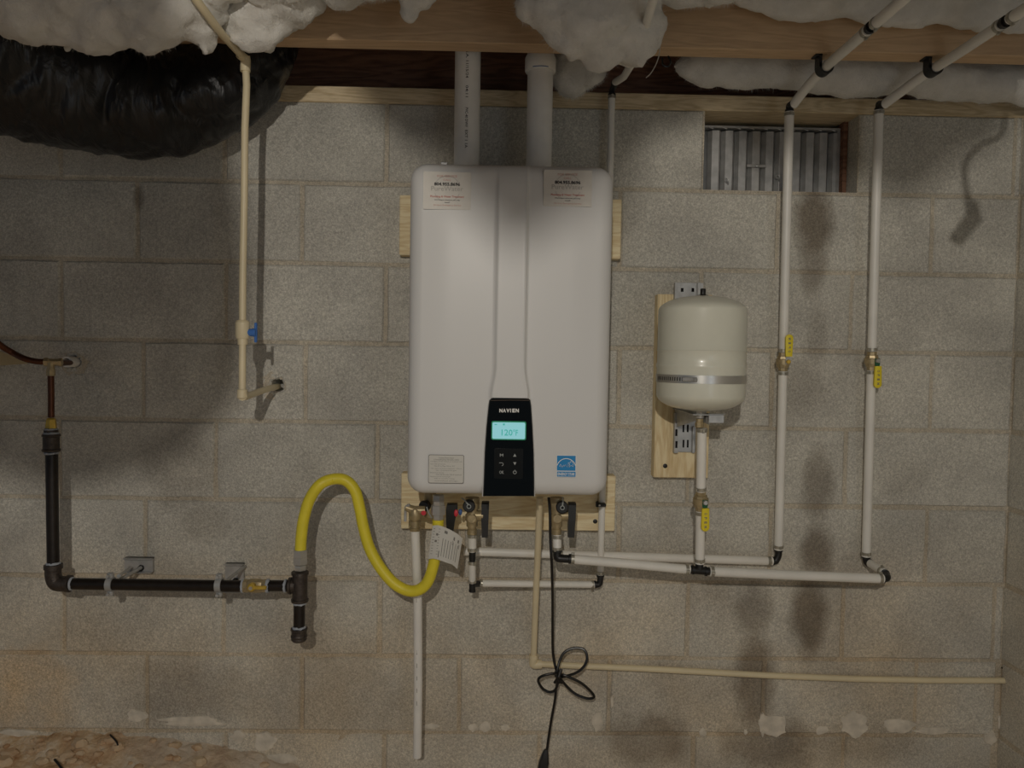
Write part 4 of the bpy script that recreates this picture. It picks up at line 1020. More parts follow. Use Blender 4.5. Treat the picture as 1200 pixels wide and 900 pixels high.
# ------------------------------------------------------------------ condensate line (cream)
t6 = thing('drain_pipe', at(626, 777, .03), 'cream plastic drain pipe dropping from the heater then running right', 'pipe')
rcp = .0079
ca_ = Vector((at(632.5, 582, .17).x, -.17, hz0-.0)); cb_ = at(625.3, 770, .035)
straight([at(632.5, 583, .17), at(630.5, 640, .13), at(627.5, 710, .075), cb_], rcp, t6, 'cpvc', n=14)
cc_, cd_ = at(633, 778.3, .03), at(1180, 797.5, .012)
mid_ = [at(760, 783.8, .028), at(900, 791.5, .022), at(1000, 795.5, .018), at(1090, 797.3, .015)]
straight([cc_]+mid_+[cd_], rcp, t6, 'cpvc', n=14)
mb = MB(); ce = at(625, 778.5, .031); mb.tube(spline([cb_+Vector((0,0,.004)), ce+Vector((0,0,.002)), ce+Vector((.006,0,-.001)), cc_+Vector((.002,0,0))], 5), .0108, 14)
mb.lathe(cb_+Vector((0,0,-.004)), (0,0,1), [(0,.0108),(0,.0118),(.010,.0118),(.010,.008)], 16); mb.lathe(cc_+Vector((-.008,0,0)), (1,0,0), [(0,.0108),(0,.0118),(.012,.0118),(.012,.008)], 16); mb.build('elbow_fitting', M['cpvc'], t6)
# cracked mortar where it enters the corner
mb = MB(); mb.tube(spline([at(1174,782,.001), at(1178,788,.002), at(1179,798,.002), at(1180,810,.002), at(1181,816,.001), at(1178,822,.001)], 5), .0022, 6); mb.build('mortar_crack', M['dark'], wall_back)

# ------------------------------------------------------------------ cream pipe with blue tee handle
t7 = thing('supply_pipe', at(283, 465, .27), 'cream plastic pipe dropping past the black duct into the wall', 'pipe')
PO = .27
pA, pB, pC = at(287.5, 72, PO), at(288, 120, PO), at(284.2, 378, PO)
straight([pA, at(289, 100, PO), at(287, 150, PO), at(286.3, 230, PO), at(284.6, 320, PO), pC], .0078, t7, 'cpvc', n=16)
straight([at(284.3, 402, PO), at(284, 456, PO)], .0078, t7, 'cpvc', n=16)
mb = MB(); mb.tube([at(287.5, 84, PO), at(287.8, 70, PO), at(287, 66, PO+.002)], .0108, 16); mb.tube([at(287, 69, PO), at(281, 63.5, PO+.016)], .0100, 16)
mb.build('elbow_fitting', M['cpvc'], t7, label='small cream elbow under the insulation')
straight([at(283, 65, PO+.010), at(262, 42, .43), at(245, 20, .51), at(226, -6, .56), at(212, -30, .60), at(196, -70, .63), at(186, -130, .64)], .0078, t7, 'cpvc', n=14)
mb = MB(); mb.cyl(at(284, 456, PO), at(283.8, 467, PO), .0112, .0112, n=18, bev=.002); mb.cyl(at(283.8, 464, PO+.004), at(288, 463.5, PO-.022), .0105, n=16); mb.build('elbow_fitting', M['cpvc'], t7)
straight([at(286, 464.5, PO-.012), at(293, 463, .22), at(305, 458.5, .13), at(318, 454.5, .05), at(326, 453, -.03)], .0078, t7, 'cpvc', n=16)
vb = thing('tee_handle_valve', at(284.2, 404, PO), 'cream plastic valve with a blue tee handle on the dropping cream pipe', 'valve')
c = at(284.3, 390, PO); z_ = lambda py: at(284, py, PO).z
mb = MB(); mb.lathe((c.x, -PO, z_(404)), (0,0,1), [(0,.0085),(0,.0108),(z_(397)-z_(404),.0108),(z_(397)-z_(404),.0135),(z_(394.5)-z_(404),.0155),(z_(378)-z_(404),.0155),(z_(375.5)-z_(404),.0125),(z_(375)-z_(404),.0085)], 16); mb.build('valve_body', M['cpvc'], vb, smooth=25)
hz = z_(389.5); mb = MB(); mb.cyl((c.x+.010, -PO, hz), (c.x+.026, -PO, hz), .0075, .0095, n=14); mb.lathe((c.x+.026,-PO,hz), (1,0,0), [(0,.0098),(.004,.0098),(.005,.007)], 14)
mb.box((c.x+.026, -PO-.004, hz-.022), (c.x+.032, -PO+.004, hz+.022), .0018); mb.build('tee_handle', M['bluep'], vb, label='blue tee handle')

# ------------------------------------------------------------------ gas line
g0 = .145
gas = thing('gas_pipe', at(62, 690, g0), 'black iron gas pipe elbowing along the wall to the yellow hose', 'pipe')
ri = .0137
ga, gb = at(60.5, 533, g0), at(62.5, 664, g0)
straight([ga, lerp(ga, gb, .5), gb], ri, gas, 'iron', 'riser', 22)
gc, gd = at(80, 684, g0), at(287, 687, .165)
straight([gc, lerp(gc, gd, .5), gd], ri, gas, 'iron', 'cross_pipe', 22)
ge, gf_ = at(311, 686.5, .168), at(337, 686.5, .172)
straight([ge, gf_], ri*.96, gas, 'iron', 'nipple', 18)
# elbow
mb = MB(); mb.tube(spline([gb, at(62.6, 675, g0), at(66, 683, g0), at(75, 684.2, g0), gc], 6), .0182, 20)
dz = (gb-at(62.6,675,g0)).normalized(); mb.lathe(gb, dz, [(-.006,.018),(-.005,.0205),(.005,.0205),(.006,.015)], 20); mb.lathe(gc, (1,0,-.02), [(-.004,.018),(-.003,.0205),(.005,.0205),(.006,.015)], 20); mb.build('elbow_fitting', M['iron_fit'], gas)
def dope(c, ax, r, parent=gas, L=.006):
    mb = MB(); ax = Vector(ax).normalized(); u = ax.orthogonal().normalized(); w_ = ax.cross(u); R_ = []
    for t_, q_ in ((-L/2, 0), (-L/4, .0024), (L/4, .0022), (L/2, 0)):
        R_.append([Vector(c)+ax*(t_+.0022*noise.noise(Vector((math.cos(a)*3, math.sin(a)*3, c[0]*50+t_*300))))+(u*math.cos(a)+w_*math.sin(a))*(r+q_) for a in [2*math.pi*k/20 for k in range(20)]])
    mb.rings(R_, cap=False); mb.build('thread_sealant', M['dope'], parent)
dope(gb+Vector((0,0,.008)), (0,0,1), ri); dope(gc+Vector((.009,0,0)), (1,0,0), ri)
# top coupling + bushing
c = at(60, 517, g0); zc = lambda py: at(60, py, g0).z; b_z = zc(530)
mb = MB(); L = zc(508)-zc(528); mb.lathe((c.x, -g0, zc(529)), (0,0,1), [(0,.015),(0,.0195),(.005,.0205),(.007,.018),(L-.006,.018),(L-.004,.0205),(L+.001,.0195),(L+.002,.014)], 20); mb.build('coupling', M['iron_fit'], gas)
mb = MB(); mb.lathe((c.x, -g0, zc(508)), (0,0,1), [(0,.012),(0,.016),(.008,.016),(.009,.012),(.013,.0125)], 8); mb.build('bushing', M['iron_fit'], gas)
dope((c.x, -g0, zc(531)), (0,0,1), ri); dope((c.x, -g0, zc(508)+.000), (0,0,1), .0155, L=.007); dope((c.x, -g0, zc(503)), (0,0,1), .0125, L=.005)
# tee at the right end with drip leg
tcn = at(351.5, 686, .175); to = .175; zt3 = lambda py: at(351.5, py, to).z
mb = MB(); mb.lathe((tcn.x, -to, zt3(705)), (0,0,1), [(0,.015),(0,.0200),(.006,.0205),(.007,.0178),(zt3(670)-zt3(705)-.007,.0178),(zt3(670)-zt3(705)-.006,.0205),(zt3(670)-zt3(705),.0200),(zt3(670)-zt3(705),.015)], 20)
mb.lathe((tcn.x-.026, -to, zt3(686.5)), (1,0,0), [(0,.015),(0,.0198),(.006,.0202),(.007,.017),(.016,.0165)], 20); mb.build('tee_fitting', M['iron_fit'], gas)
ld = at(350.5, 742, to); straight([(tcn.x-.001, -to, zt3(704)), (ld.x, -to, ld.z)], ri*.98, gas, 'iron', 'drip_leg', 20)
mb = MB(); cz_ = at(350, 752, to).z; Lc = ld.z-cz_+.012; mb.lathe((ld.x, -to, cz_), (0,0,1), [(0,.006),(.002,.0155),(.006,.0185),(.010,.0178),(.013,.0195),(.0155,.0195),(.018,.0178),(Lc-.006,.0180),(Lc-.004,.0198),(Lc,.0198),(Lc,.014)], 20); mb.build('end_cap', M['iron_fit'], gas)
dope((ld.x, -to, ld.z+.014), (0,0,1), ri); dope((tcn.x, -to, zt3(707)), (0,0,1), ri); dope(gf_-Vector((.005,0,0)), (1,0,0), ri); dope(ge+Vector((.004,0,0)), (1,0,0), ri, L=.009)
gv_ = thing('gas_valve', at(298, 695, .17), 'small yellow brass gas valve in the black iron pipe', 'valve')
va_, vb_ = at(285, 686.5, .166), at(314, 686.5, .170); L = (vb_-va_).length
mb = MB(); mb.lathe(va_, vb_-va_, [(0,.013),(0,.0165),(.010,.0165),(.012,.0150),(.020,.0172),(L-.020,.0172),(L-.012,.0150),(L-.010,.0160),(L,.0160),(L,.013)], 8); mb.build('valve_body', M['brass'], gv_, smooth=25)
hc = at(295, 688, .187); mb = MB(); mb.lathe((hc.x, -.182, hc.z), (0,-1,0), [(0,.010),(.010,.0095),(.012,.007),(.014,.006)], 16); mb.box((hc.x, -.190, hc.z-.0040), (hc.x+.036, -.1950, hc.z+.0050), .0015); mb.build('lever', M['brass_bright'], gv_, label='yellow brass lever')
mb = MB(); mb.lathe((hc.x, -.195, hc.z), (0,-1,0), [(0,.005),(.003,.0045),(.003,.002)], 6); mb.build('stem_nut', M['nickel'], gv_)
dope(va_+Vector((.000,0,0)), (1,0,0), .0150); dope(vb_, (1,0,0), .0145, L=.008)
# pipe clamps on strut stubs
def clampset(px, py, bw, bh, bpx, bpy, off, label):
    t = thing('pipe_hanger', at(bpx, bpy+bh/2, .02), label, 'hanger')
    a = at(bpx-bw/2, bpy-bh/2, .041); b_ = at(bpx+bw/2, bpy+bh/2, .041); mb = MB()
    mb.box((a.x, 0, a.z), (b_.x, -.012, b_.z), .0008); mb.box((a.x, -.001, a.z), (b_.x, -.022, a.z-.003), .0008); mb.box((a.x, -.001, b_.z), (b_.x, -.022, b_.z+.003), .0008)
    mb.build('strut_channel', M['galv'], t)
    mb = MB(); q = at(bpx+bw*.28, bpy-.5, .012); mb.lathe((q.x, -.012, q.z), (0,-1,0), [(0,.0085),(.004,.0085),(.006,.006),(.008,.006)], 6); mb.build('anchor_bolt', M['black'], t)
    c = at(px, py, off); mb = MB(); rg = []; n = 28
    for k in range(n):
        a_ = 2*math.pi*k/n; rg.append([(c.x+dx, c.y+math.cos(a_)*rr, c.z+math.sin(a_)*rr) for rr, dx in ((ri+.0003,-.007),(ri+.0035,-.007),(ri+.0035,.007),(ri+.0003,.007))])
    mb.rings(rg, closed=True)
    for s_ in (1, -1):
        mb.box((c.x-.007, c.y-.006, c.z+s_*(ri+.002)), (c.x+.007, c.y+.006, c.z+s_*(ri+.014)), .002)
        mb.cyl((c.x-.001, c.y-.014, c.z+s_*(ri+.008)), (c.x-.001, c.y+.010, c.z+s_*(ri+.008)), .0038, n=10)
    mb.build('split_clamp', M['galv'], t)
    mb = MB(); mb.cyl((c.x+.004, c.y+ri, c.z), (c.x+.010, -.010, c.z+.002), .0045, n=10); mb.build('threaded_rod', M['galv'], t); return t
h1 = clampset(129.5, 684.5, 34, 18, 156, 666, .152, 'steel pipe hanger near the gas pipe elbow')
mb = MB(); mb.cyl(at(139, 675, .14), at(153, 665, .03), .0036, n=8); mb.cyl(at(139, 675, .14), at(141, 674, .128), .005, n=8); mb.build('bolt', M['steel'], h1)
clampset(257, 685.5, 22, 34, 270, 681, .163, 'steel pipe hanger just left of the brass gas valve')
# copper tube and flare tee
cop = thing('copper_tube', at(60, 488, g0), 'bent dark copper tube joining a flare tee at the left edge', 'tube')
rcu = .0072
mb = MB(); mb.tube(spline([at(-190,60,.40), at(-130,190,.32), at(-60,330,.24), at(-25,383,.20), at(0,404,.17), at(14,413,.15), at(28,420,.155), at(42,423.5,.15), at(54,424,g0+.002)], 8), rcu, 14); mb.build('inlet_tube', M['copper'], cop)
mb = MB(); mb.tube([at(59.5,437,g0), at(60,462,g0), at(60,489,g0)], rcu, 14); mb.build('drop_tube', M['copper'], cop)
mb = MB(); mb.tube([at(64,425.5,g0-.012), at(72,425.5,.09), at(82,425,.03), at(87,424.5,-.04)], rcu*.95, 14); mb.build('wall_tube', M['copper'], cop)
c = at(59.5, 425, g0)
mb = MB(); mb.lathe(c-Vector((.014,.002,-.001)), (1,.25,0), [(0,.008),(0,.0105),(.009,.0105),(.010,.0085),(.030,.0085),(.031,.0105),(.038,.0105),(.038,.008)], 6); mb.cyl(c, c-Vector((0,0,.016)), .0085, n=10); mb.build('flare_tee', M['brass'], cop, smooth=25)
mb = MB(); mb.lathe(c-Vector((0,0,.031)), (0,0,1), [(0,.0075),(0,.0098),(.015,.0098),(.017,.0075)], 6); mb.build('flare_nut', M['brass'], cop, smooth=25)
q = at(60, 501, g0); mb = MB(); mb.lathe((q.x, -g0, q.z-.003), (0,0,1), [(0,.009),(0,.0125),(.008,.0125),(.012,.0118),(.022,.0105),(.026,.0075)], 6); mb.build('flare_nut', M['brass_bright'], cop, smooth=25)
mb = MB(); mb.lathe((at(86,424,.0).x, .05, at(88,424,0).z), (0,-1,0), [(0,.0095),(0,.0135),(.082,.0135),(.082,.0095),(0,.0095)], 20, cap=False); o = mb.build('wall_sleeve', M['pvc']); tag(o, 'short white plastic sleeve where copper tube enters the wall', 'sleeve')
# pale tapered stub under the copper tube
mb = MB(); s0 = [at(-40,408,.09), at(-40,444,.10), at(-40,430,.06)]; 
mb.rings([[at(-60,404,.10), at(-60,440,.12), at(-60,425,.07)], [at(0,412,.05), at(0,428.5,.065), at(0,420,.035)], [at(33,423,.003), at(33,426,.005), at(34,424.5,0)]]); o = mb.build('tapered_shim', M['brown_stain'], smooth=0); tag(o, 'pale tapered shim at the left edge below the copper tube', 'shim')

# ------------------------------------------------------------------ yellow gas hose
hs = [(352,648,.175),(353,630,.175),(356,608,.175),(363,585,.175),(375,568,.175),(390,561.5,.165),(405,563,.165),(416,575,.165),(421.5,595,.165),(426,618,.165),(433,642,.165),(445,664,.17),(460,682,.175),(476,691.5,.18),(490,691.5,.185),(501,682,.19),(508,662,.195),(511.5,640,.20),(513,622,.20),(513.5,609,.20)]
hose = thing('gas_hose', at(352, 648, .175), 'bright yellow corrugated gas hose looping from iron pipe to heater', 'hose')
sp = spline([at(*h) for h in hs], 16); mb = MB(); mb.tube(sp, .0136, 20, rf=lambda i, m_: .0133+.0006*math.cos(i*math.pi*.9)); mb.build('hose_body', M['yellow_hose'], hose, smooth=80)
mb = MB(); c = at(352, 648, .175); zz_ = lambda py: at(352, py, .175).z
for a_, b_, r_ in ((668,662,.0145),(661,653,.0175),(653,644,.0172)):
    z0_, z1_ = zz_(a_), zz_(b_); mb.lathe((c.x, -.175, z0_), (0,0,1), [(0,r_*.8),(0,r_*.96),(.0015,r_),(z1_-z0_-.0015,r_),(z1_-z0_,r_*.96),(z1_-z0_,r_*.8)], 6)
mb.build('lower_union_nut', M['nickel'], hose, smooth=20)
mb = MB(); c = at(513.5, 600, .20); zz_ = lambda py: at(513.5, py, .2).z
for a_, b_, r_ in ((609,602,.0125),(603,592,.0172),(592,580,.0140)):
    z0_, z1_ = zz_(a_), zz_(b_); mb.lathe((c.x, -.20, z0_), (0,0,1), [(0,r_*.8),(0,r_*.96),(.0015,r_),(z1_-z0_-.0015,r_),(z1_-z0_,r_*.96),(z1_-z0_,r_*.8)], 6)
mb.build('upper_union_nut', M['nickel'], hose, smooth=20)
# paper tag
tg = [[(508.5,616),(504,656)], [(519,616.5),(514,656.5)], [(530,622),(523,660)], [(541,629),(537,664)]]
rows_ = []
for k, ((ax_, ay_), (bx_, by_)) in enumerate([((507,616),(502,655)), ((513,615.5),(508,654.5)), ((519,617),(514,656)), ((528,621),(522,659)), ((536,625.5),(530,661.5)), ((542,631),(536,667))]):
    of = (.217, .222, .222, .222, .219, .210)[k]
    rows_.append([at(ax_+(bx_-ax_)*i/6, ay_+(by_-ay_)*i/6, of) for i in range(7)])
mb = MB(); v = [p_ for r_ in rows_ for p_ in r_]; f = [(k*7+i, k*7+i+1, (k+1)*7+i+1, (k+1)*7+i) for k in range(5) for i in range(6)]
v2 = [p_+Vector((0,.0006,0)) for p_ in v]; mb.add(v, f); mb.add(v2, [q[::-1] for q in f]); tagp = mb.build('paper_tag', M['label_paper'], hose, smooth=60, label='white printed paper tag')
def tagpt(u, w_):  # u across 0..5, w down 0..6
    k = min(4, int(u)); i = min(5, int(w_)); a_ = lerp(rows_[k][i], rows_[k+1][i], u-k); b_ = lerp(rows_[k][i+1], rows_[k+1][i+1], u-k); return lerp(a_, b_, w_-i)+Vector((0,-.0008,0))
mb = MB()
def bar(u0, u1, w0, w1): mb.add([tagpt(u0,w0), tagpt(u1,w0), tagpt(u1,w1), tagpt(u0,w1)], [(0,1,2,3)])
for i in range(10): bar(.25, 1.6, .5+i*.5, .58+i*.5)
bar(.9,1.3,1.4,1.8); bar(.8,1.2,2.6,3.0); bar(1.75,1.9,4.4,5.6); bar(2.3,2.7,.5,1.0); bar(3.6,4.5,.9,1.5)
for i in range(7): bar(2.2+.36*i, 2.27+.36*i, 2.0, 5.2)
for i in range(5): bar(3.5, 4.7, 1.7+i*.16, 1.78+i*.16)
mb.build('tag_printing', M['print_grey'], tagp)

# ------------------------------------------------------------------ relief valve and its white discharge pipe
SO = .17
rel = thing('relief_valve', at(486, 622, SO), 'brass pressure relief valve with lever, leftmost under the heater', 'valve')
c = at(486.5, 597, SO); zz_ = lambda py: at(486.5, py, SO).z
mb = MB(); mb.lathe((c.x, -SO, zz_(622)), (0,0,1), [(0,.011),(0,.0125),(.007,.0135),(.008,.0112),(.013,.0112),(.014,.0142),(.024,.0142),(.025,.0120),(.030,.0145),(.044,.0150),(.052,.0125),(.055,.006)], 12)
mb.cyl((c.x-.002, -SO, zz_(598)), (c.x-.022, -SO, zz_(594.5)), .0105, .0085, n=12); mb.cyl((c.x, -SO, zz_(598)), (c.x+.024, -SO, zz_(598)), .0105, n=12)
mb.build('valve_body', M['brass'], rel)
mb = MB(); mb.tube(spline([(c.x-.012, -SO-.006, zz_(591)), (c.x-.021, -SO-.004, zz_(594)), (c.x-.023, -SO, zz_(602)), (c.x-.023, -SO, zz_(611))], 5), .0034, 8); mb.build('test_lever', M['galv'], rel)
dp = thing('discharge_pipe', at(490, 887, .05), 'long white discharge pipe hanging below the brass relief valve', 'pipe')
straight([at(486.5, 620, SO), at(489.5, 700, .14), at(490, 800, .115), at(489, 886.5, .09)], .0107, dp, 'pvc', n=20)
mb = MB()
for y in range(640, 860, 12):
    for xo_ in (0,): mb.add([at(489.6-.5, y, .163), at(489.6+.5, y, .163), at(489.6+.5, y+7, .163), at(489.6-.5, y+7, .163)], [(0,1,2,3)])
# (faint print runs down the pipe) follow the real surface instead of floating
mb = MB()
path = spline([at(486.5, 620, SO), at(489.5, 700, .14), at(490, 800, .115), at(489, 886.5, .09)], 20)
for i in range(8, 46, 3):
    a_, b_ = path[i], path[i+1]; o_ = Vector((-.002, -.0109, 0)); w2 = Vector((.0009, 0, 0)); mb.add([a_+o_-w2, a_+o_+w2, b_+o_+w2, b_+o_-w2], [(0,1,2,3)])
mb.build('pipe_printing', M['print_light'], dp)['kind'] = 'stuff'

# ------------------------------------------------------------------ isolation valves under the heater
def iso(px, py, off, hpx, hy0, hy1, label, capx, capy, mirror=1):
    t = thing('isolation_valve', at(px, py+22, off), label, 'valve'); c = at(px, py, off); Y = lambda q_: at(px, q_, off).z
    mb = MB(); mb.lathe((c.x, -off, Y(py+22)), (0,0,1), [(0,.009),(0,.0118),(.012,.0118),(.013,.0098),(.018,.0105),(.019,.0135),(.030,.0135),(.034,.0160),(.046,.0165),(.050,.0130),(.060,.0130),(.061,.0165),(Y(583)-Y(py+22),.0165),(Y(583)-Y(py+22),.01)], 14)
    mb.cyl((c.x, -off, Y(py)), (c.x+.026*mirror, -off, Y(py)), .0125, n=12); mb.cyl((c.x, -off, Y(py+2)), (c.x, -off-.020, Y(py+2)), .0100, n=12); mb.build('valve_body', M['brass'], t)
    mb = MB(); q_ = at(capx, capy, off+.03); mb.lathe((q_.x, -off-.010, q_.z), (0,-1,0), [(0,.0135),(.012,.0145),(.017,.0145),(.019,.0125),(.019,.004),(.015,.0035)], 20); mb.build('drain_cap', M['black'], t)
    mb = MB(); mb.torus((q_.x, -off-.031, q_.z), (0,1,0), .0045, .0012, 12, 6); mb.tube(spline([(q_.x-.001, -off-.031, q_.z+.004), (q_.x-.010, -off-.030, q_.z+.014), (q_.x-.017, -off-.022, q_.z+.018)] if mirror > 0 and px < 600 else [(q_.x, -off-.031, q_.z+.004), (q_.x+.001, -off-.03, q_.z+.015), (q_.x+.001, -off-.02, q_.z+.022)], 4), .0018, 6); mb.build('cap_tether', M['legend'], t)
    mb = MB(); h = at(hpx, hy0, off+.01); h2 = at(hpx-1.5*mirror*(1 if px > 600 else .4), hy1, off+.01)
    dx = .0085; ym = h.z+(h2.z-h.z)*.5
    mb.rings([[(h.x-dx, -off-.006, h.z), (h.x+dx, -off-.006, h.z), (h.x+dx, -off+.012, h.z), (h.x-dx, -off+.012, h.z)], [(h.x-dx-.001, -off-.012, h.z-.004), (h.x+dx, -off-.012, h.z-.004), (h.x+dx, -off+.014, h.z-.004), (h.x-dx-.001, -off+.014, h.z-.004)],
              [(h.x-dx-.001, -off-.012, ym), (h.x+dx*.9, -off-.012, ym), (h.x+dx*.9, -off+.012, ym), (h.x-dx-.001, -off+.012, ym)], [(h2.x-dx*.9, -off-.010, h2.z), (h2.x+dx*.8, -off-.010, h2.z), (h2.x+dx*.8, -off+.004, h2.z), (h2.x-dx*.9, -off+.004, h2.z)]]); mb.build('lever_handle', M['dark_plastic'], t, smooth=0)
    return t
iso(553.3, 604, .175, 569, 589, 630, 'brass isolation valve with black handle, left of the cream drain pipe', 549.5, 593.5)
iso(652.5, 604, .20, 671, 590, 630, 'brass isolation valve with black handle, right of the cream drain pipe', 659, 595)
t = thing('isolation_valve', at(506, 612, .14), 'isolation valve half hidden behind the silver gas hose nut', 'valve')
c = at(504, 598, .14); mb = MB(); mb.cyl((c.x-.012, -.14, c.z), (c.x+.030, -.14, c.z-.002), .012, n=14); mb.cyl((c.x, -.14, c.z-.016), (c.x, -.14, hz0+.004), .0145, n=14); mb.build('valve_body', M['brass'], t)
mb = MB(); q_ = at(499, 593.5, .165); mb.lathe((q_.x, -.150, q_.z), (-.35,-1,0), [(0,.0125),(.014,.0135),(.016,.012),(.016,.004)], 18); mb.build('drain_cap', M['black'], t)
mb = MB(); q_ = at(496.5, 600, .17); mb.cyl((q_.x-.002, -.172, q_.z), (q_.x+.001, -.181, q_.z), .0058, n=12); mb.build('red_tab', M['red'], t, label='red plastic tab')
mb = MB(); mb.tube(spline([at(500,594,.185), at(502,600,.187), at(506,607,.182)], 4), .0016, 6); mb.build('cap_tether', M['legend'], t)
mb = MB(); a_ = at(530, 590, .155); b_ = at(528, 621, .155)
mb.rings([[(a_.x-.012, -.165, a_.z), (a_.x+.012, -.165, a_.z), (a_.x+.012, -.145, a_.z), (a_.x-.012, -.145, a_.z)], [(a_.x-.014, -.172, a_.z-.012), (a_.x+.013, -.172, a_.z-.012), (a_.x+.013, -.145, a_.z-.012), (a_.x-.014, -.145, a_.z-.012)], [(b_.x-.010, -.168, b_.z+.02), (b_.x+.010, -.168, b_.z+.02), (b_.x+.010, -.15, b_.z+.02), (b_.x-.010, -.15, b_.z+.02)], [(b_.x-.008, -.162, b_.z-.012), (b_.x+.006, -.162, b_.z-.012), (b_.x+.006, -.15, b_.z-.012), (b_.x-.008, -.15, b_.z-.012)]])
mb.build('lever_handle', M['dark_plastic'], t, smooth=0)
mb = MB(); q_ = at(534.5, 601.2, .175); rg = [[(q_.x+math.cos(a)*.0050*s_, -.173-y_, q_.z+math.sin(a)*.0085*s_) for a in [2*math.pi*k/14 for k in range(14)]] for s_, y_ in ((1,0),(1,.004),(.7,.0055))]; mb.rings(rg); mb.build('red_tab', M['red'], t, label='red oval tab')
mb = MB(); q_ = at(539.5, 600, .17); mb.rings([[(q_.x+math.cos(a)*.0045*s_, -.168-y_, q_.z+math.sin(a)*.0075*s_) for a in [2*math.pi*k/14 for k in range(14)]] for s_, y_ in ((1,0),(1,.004),(.7,.0055))]); mb.build('blue_tab', M['blued'], t, label='blue oval tab')
# short drop under the left isolation valve
t8 = thing('water_pipe', at(553.5, 694, .14), 'short white drop pipe under the left isolation valve with two fittings', 'pipe')
straight([at(553.3, 626, .17), at(553.4, 646, .165)], RP*.92, t8, n=16); straight([at(553.4, 656, .162), at(553.4, 682, .14)], r3, t8, n=14)
mb = MB(); mb.cyl(at(553.4, 645, .165), at(553.4, 658, .162), .0082, n=14); mb.cyl(at(553.4, 651, .163), Vector((at(553.4,651,.163).x-.0, -.06, at(553.4,651,.163).z+.003)), .0085, n=14); mb.build('tee_fitting', M['fitting'], t8)
crimp(at(553.4, 644, .166), (0,0,1), RP*.92, t8, 'x' and (-.6,-1,0)); crimp(at(553.4, 659.5, .162), (0,0,1), r3, t8, (.6,-1,0)); crimp(at(553.4, 628, .17), (0,0,1), RP*.92, t8, (1,-1,0)); crimp(at(553.4, 681, .14), (0,0,1), r3, t8, (-1,-1,0))
mb = MB(); mb.cyl(at(553.4, 682, .14), at(553.4, 693, .14), .0080, .0074, n=14); mb.cyl(at(553.4, 685, .14), at(562, 684, .112), .0078, n=14); mb.lathe(at(553.4, 694, .14), (0,0,1), [(0,.005),(.001,.0085),(.006,.0085),(.007,.006)], 14); mb.build('tee_fitting', M['fitting'], t8)
t9 = thing('water_pipe', at(655, 655, .205), 'short white drop pipe under the right isolation valve with black elbow', 'pipe')
straight([at(652.8, 626, .20), at(653, 646, .208)], RP*.92, t9, n=16); elbow([at(653, 645, .208), at(653.2, 653, .209), at(658, 654.5, .210), pa+Vector((.001,0,0))], .0095, t9)
crimp(at(653, 643, .207), (0,0,1), RP*.92, t9, (-.5,-1,0)); crimp(at(652.8, 629, .201), (0,0,1), RP*.92, t9, (.8,-1,0))

# ------------------------------------------------------------------ power cord
pc = thing('power_cord', at(638, 895, .07), 'black power cord knotted in loops below the heater, plug hanging', 'cord')
K = .10; rc_ = .0034
mb = MB(); mb.tube(spline([at(643,583,.22), at(644.5,600,.232), at(645,630,.232), at(646.5,660,.232), at(647.5,700,.18), at(647.5,740,.12), at(648,765,K), at(651,782,K), at(655,795,K+.006)], 8), rc_, 10)
mb.tube(spline([at(655,795,K+.006), at(652,806,K), at(650,822,K-.01), at(645,850,.075), at(640.5,882,.07)], 8), rc_, 10); mb.build('cord_run', M['cord'], pc)
def loop(pts): 
    m2 = MB(); m2.tube(spline([at(*p_) for p_ in pts], 8), rc_, 10); m2.build('cord_loop', M['cord'], pc)
loop([(650,778,K),(655,792,K+.004),(664,792,K+.012),(676,788,K+.016),(685,780,K+.014),(688,770,K+.010),(684,761,K+.004),(673,759.5,K),(662,764,K),(656,774,K+.004),(653,788,K+.012),(654,800,K+.012)])
loop([(652,797,K),(658,791,K+.010),(668,794,K+.014),(682,801,K+.012),(693,811,K+.008),(696,817,K+.004),(688,818.5,K),(674,813,K),(663,803,K+.002),(656,794,K+.010),(651,786,K+.01)])
loop([(656,800,K),(653,790,K+.008),(641,790.5,K+.010),(632.5,794,K+.008),(631,799,K+.004),(636,807,K),(644,811,K),(651,808,K+.002),(654,798,K+.010),(655,785,K+.008)])
mb = MB(); mb.tube([at(651,790,K+.020), at(654,797,K+.022), at(659,800,K+.018)], rc_*1.15, 8); mb.tube([at(650,800,K+.016), at(655,793,K+.024), at(658,784,K+.016)], rc_*1.15, 8); mb.build('cord_knot', M['cord'], pc)
mb = MB(); a_ = at(639.5, 880, .07); b_ = at(636.5, 897, .07)
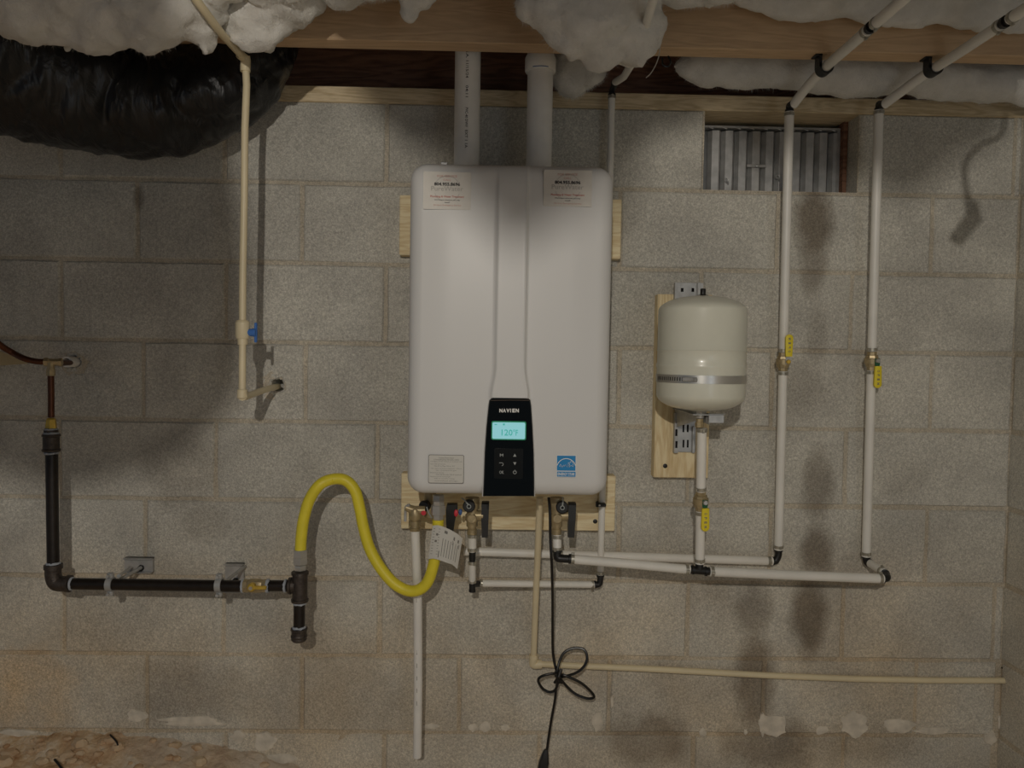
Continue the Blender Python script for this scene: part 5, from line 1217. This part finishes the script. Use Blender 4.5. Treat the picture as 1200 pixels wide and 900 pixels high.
u_ = Vector((1,0,0)); w_ = Vector((0,1,0)); rg = []
for t_, hw_, hd in ((-.004,.004,.004),(0,.006,.005),(.012,.009,.008),(.03,.0125,.010),(.046,.0125,.010)):
    c_ = a_+(b_-a_).normalized()*t_; rg.append([c_+u_*hw_*x_+w_*hd*y_ for x_, y_ in ((-1,-.6),(-.6,-1),(.6,-1),(1,-.6),(1,.6),(.6,1),(-.6,1),(-1,.6))])
mb.rings(rg); plug = mb.build('plug', M['dark_plastic'], pc)

# ------------------------------------------------------------------ odd wires near the joist
stick([at(783,66,.27), at(786,72,.275), at(783,78,.27), at(777,76,.27), at(776,68,.27)], .0022, 'wire_hook', 'small black wire loop under the joist right of the insulation clump', 'wire', M['cord'])
stick([at(776,0,.42), at(774,40,.40), at(772,66,.36), at(764,84,.33), at(757,91,.32)], .0012, 'twisted_wire', 'thin pale wire trailing from the insulation clump', 'wire', M['print_light'])
stick([at(20,38,.37), at(17,60,.36), at(28,74,.37), at(70,84,.34), at(128,97,.29), at(150,96,.27)], .0010, 'twine', 'thin pale twine draped along the black duct', 'twine', M['print_grey'])
mb = MB(); q_ = at(79, 54, .40); mb.cyl(at(82,30,.42), at(82,50,.41), .0012, n=6); mb.lathe(q_+Vector((.004,0,.006)), (-.4,0,-1), [(0,.002),(.006,.007),(.014,.006),(.018,.002)], 7); o = mb.build('wool_wisp', M['wool']); tag(o, 'tiny twisted wisp dangling over the black duct', 'insulation')

# ------------------------------------------------------------------ repeats of one kind share a group
GR = {'ball_valve': 'brass ball valves with yellow levers', 'isolation_valve': 'isolation valves under the water heater', 'mounting_board': 'pine mounting boards on the wall',
      'vent_pipe': 'white vent pipes above the heater', 'water_pipe': 'white water pipes', 'insulation_batt': 'insulation hanging at the ceiling', 'shade_insulation': 'unseen insulation added to cast shade',
      'pipe_hanger': 'steel hangers of the gas pipe', 'pipe_clip': 'black pipe clips under the joist'}
for o in S.objects:
    if o.parent is None and 'label' in o:
        g_ = GR.get(o.name.split('.')[0])
        if g_: o['group'] = g_
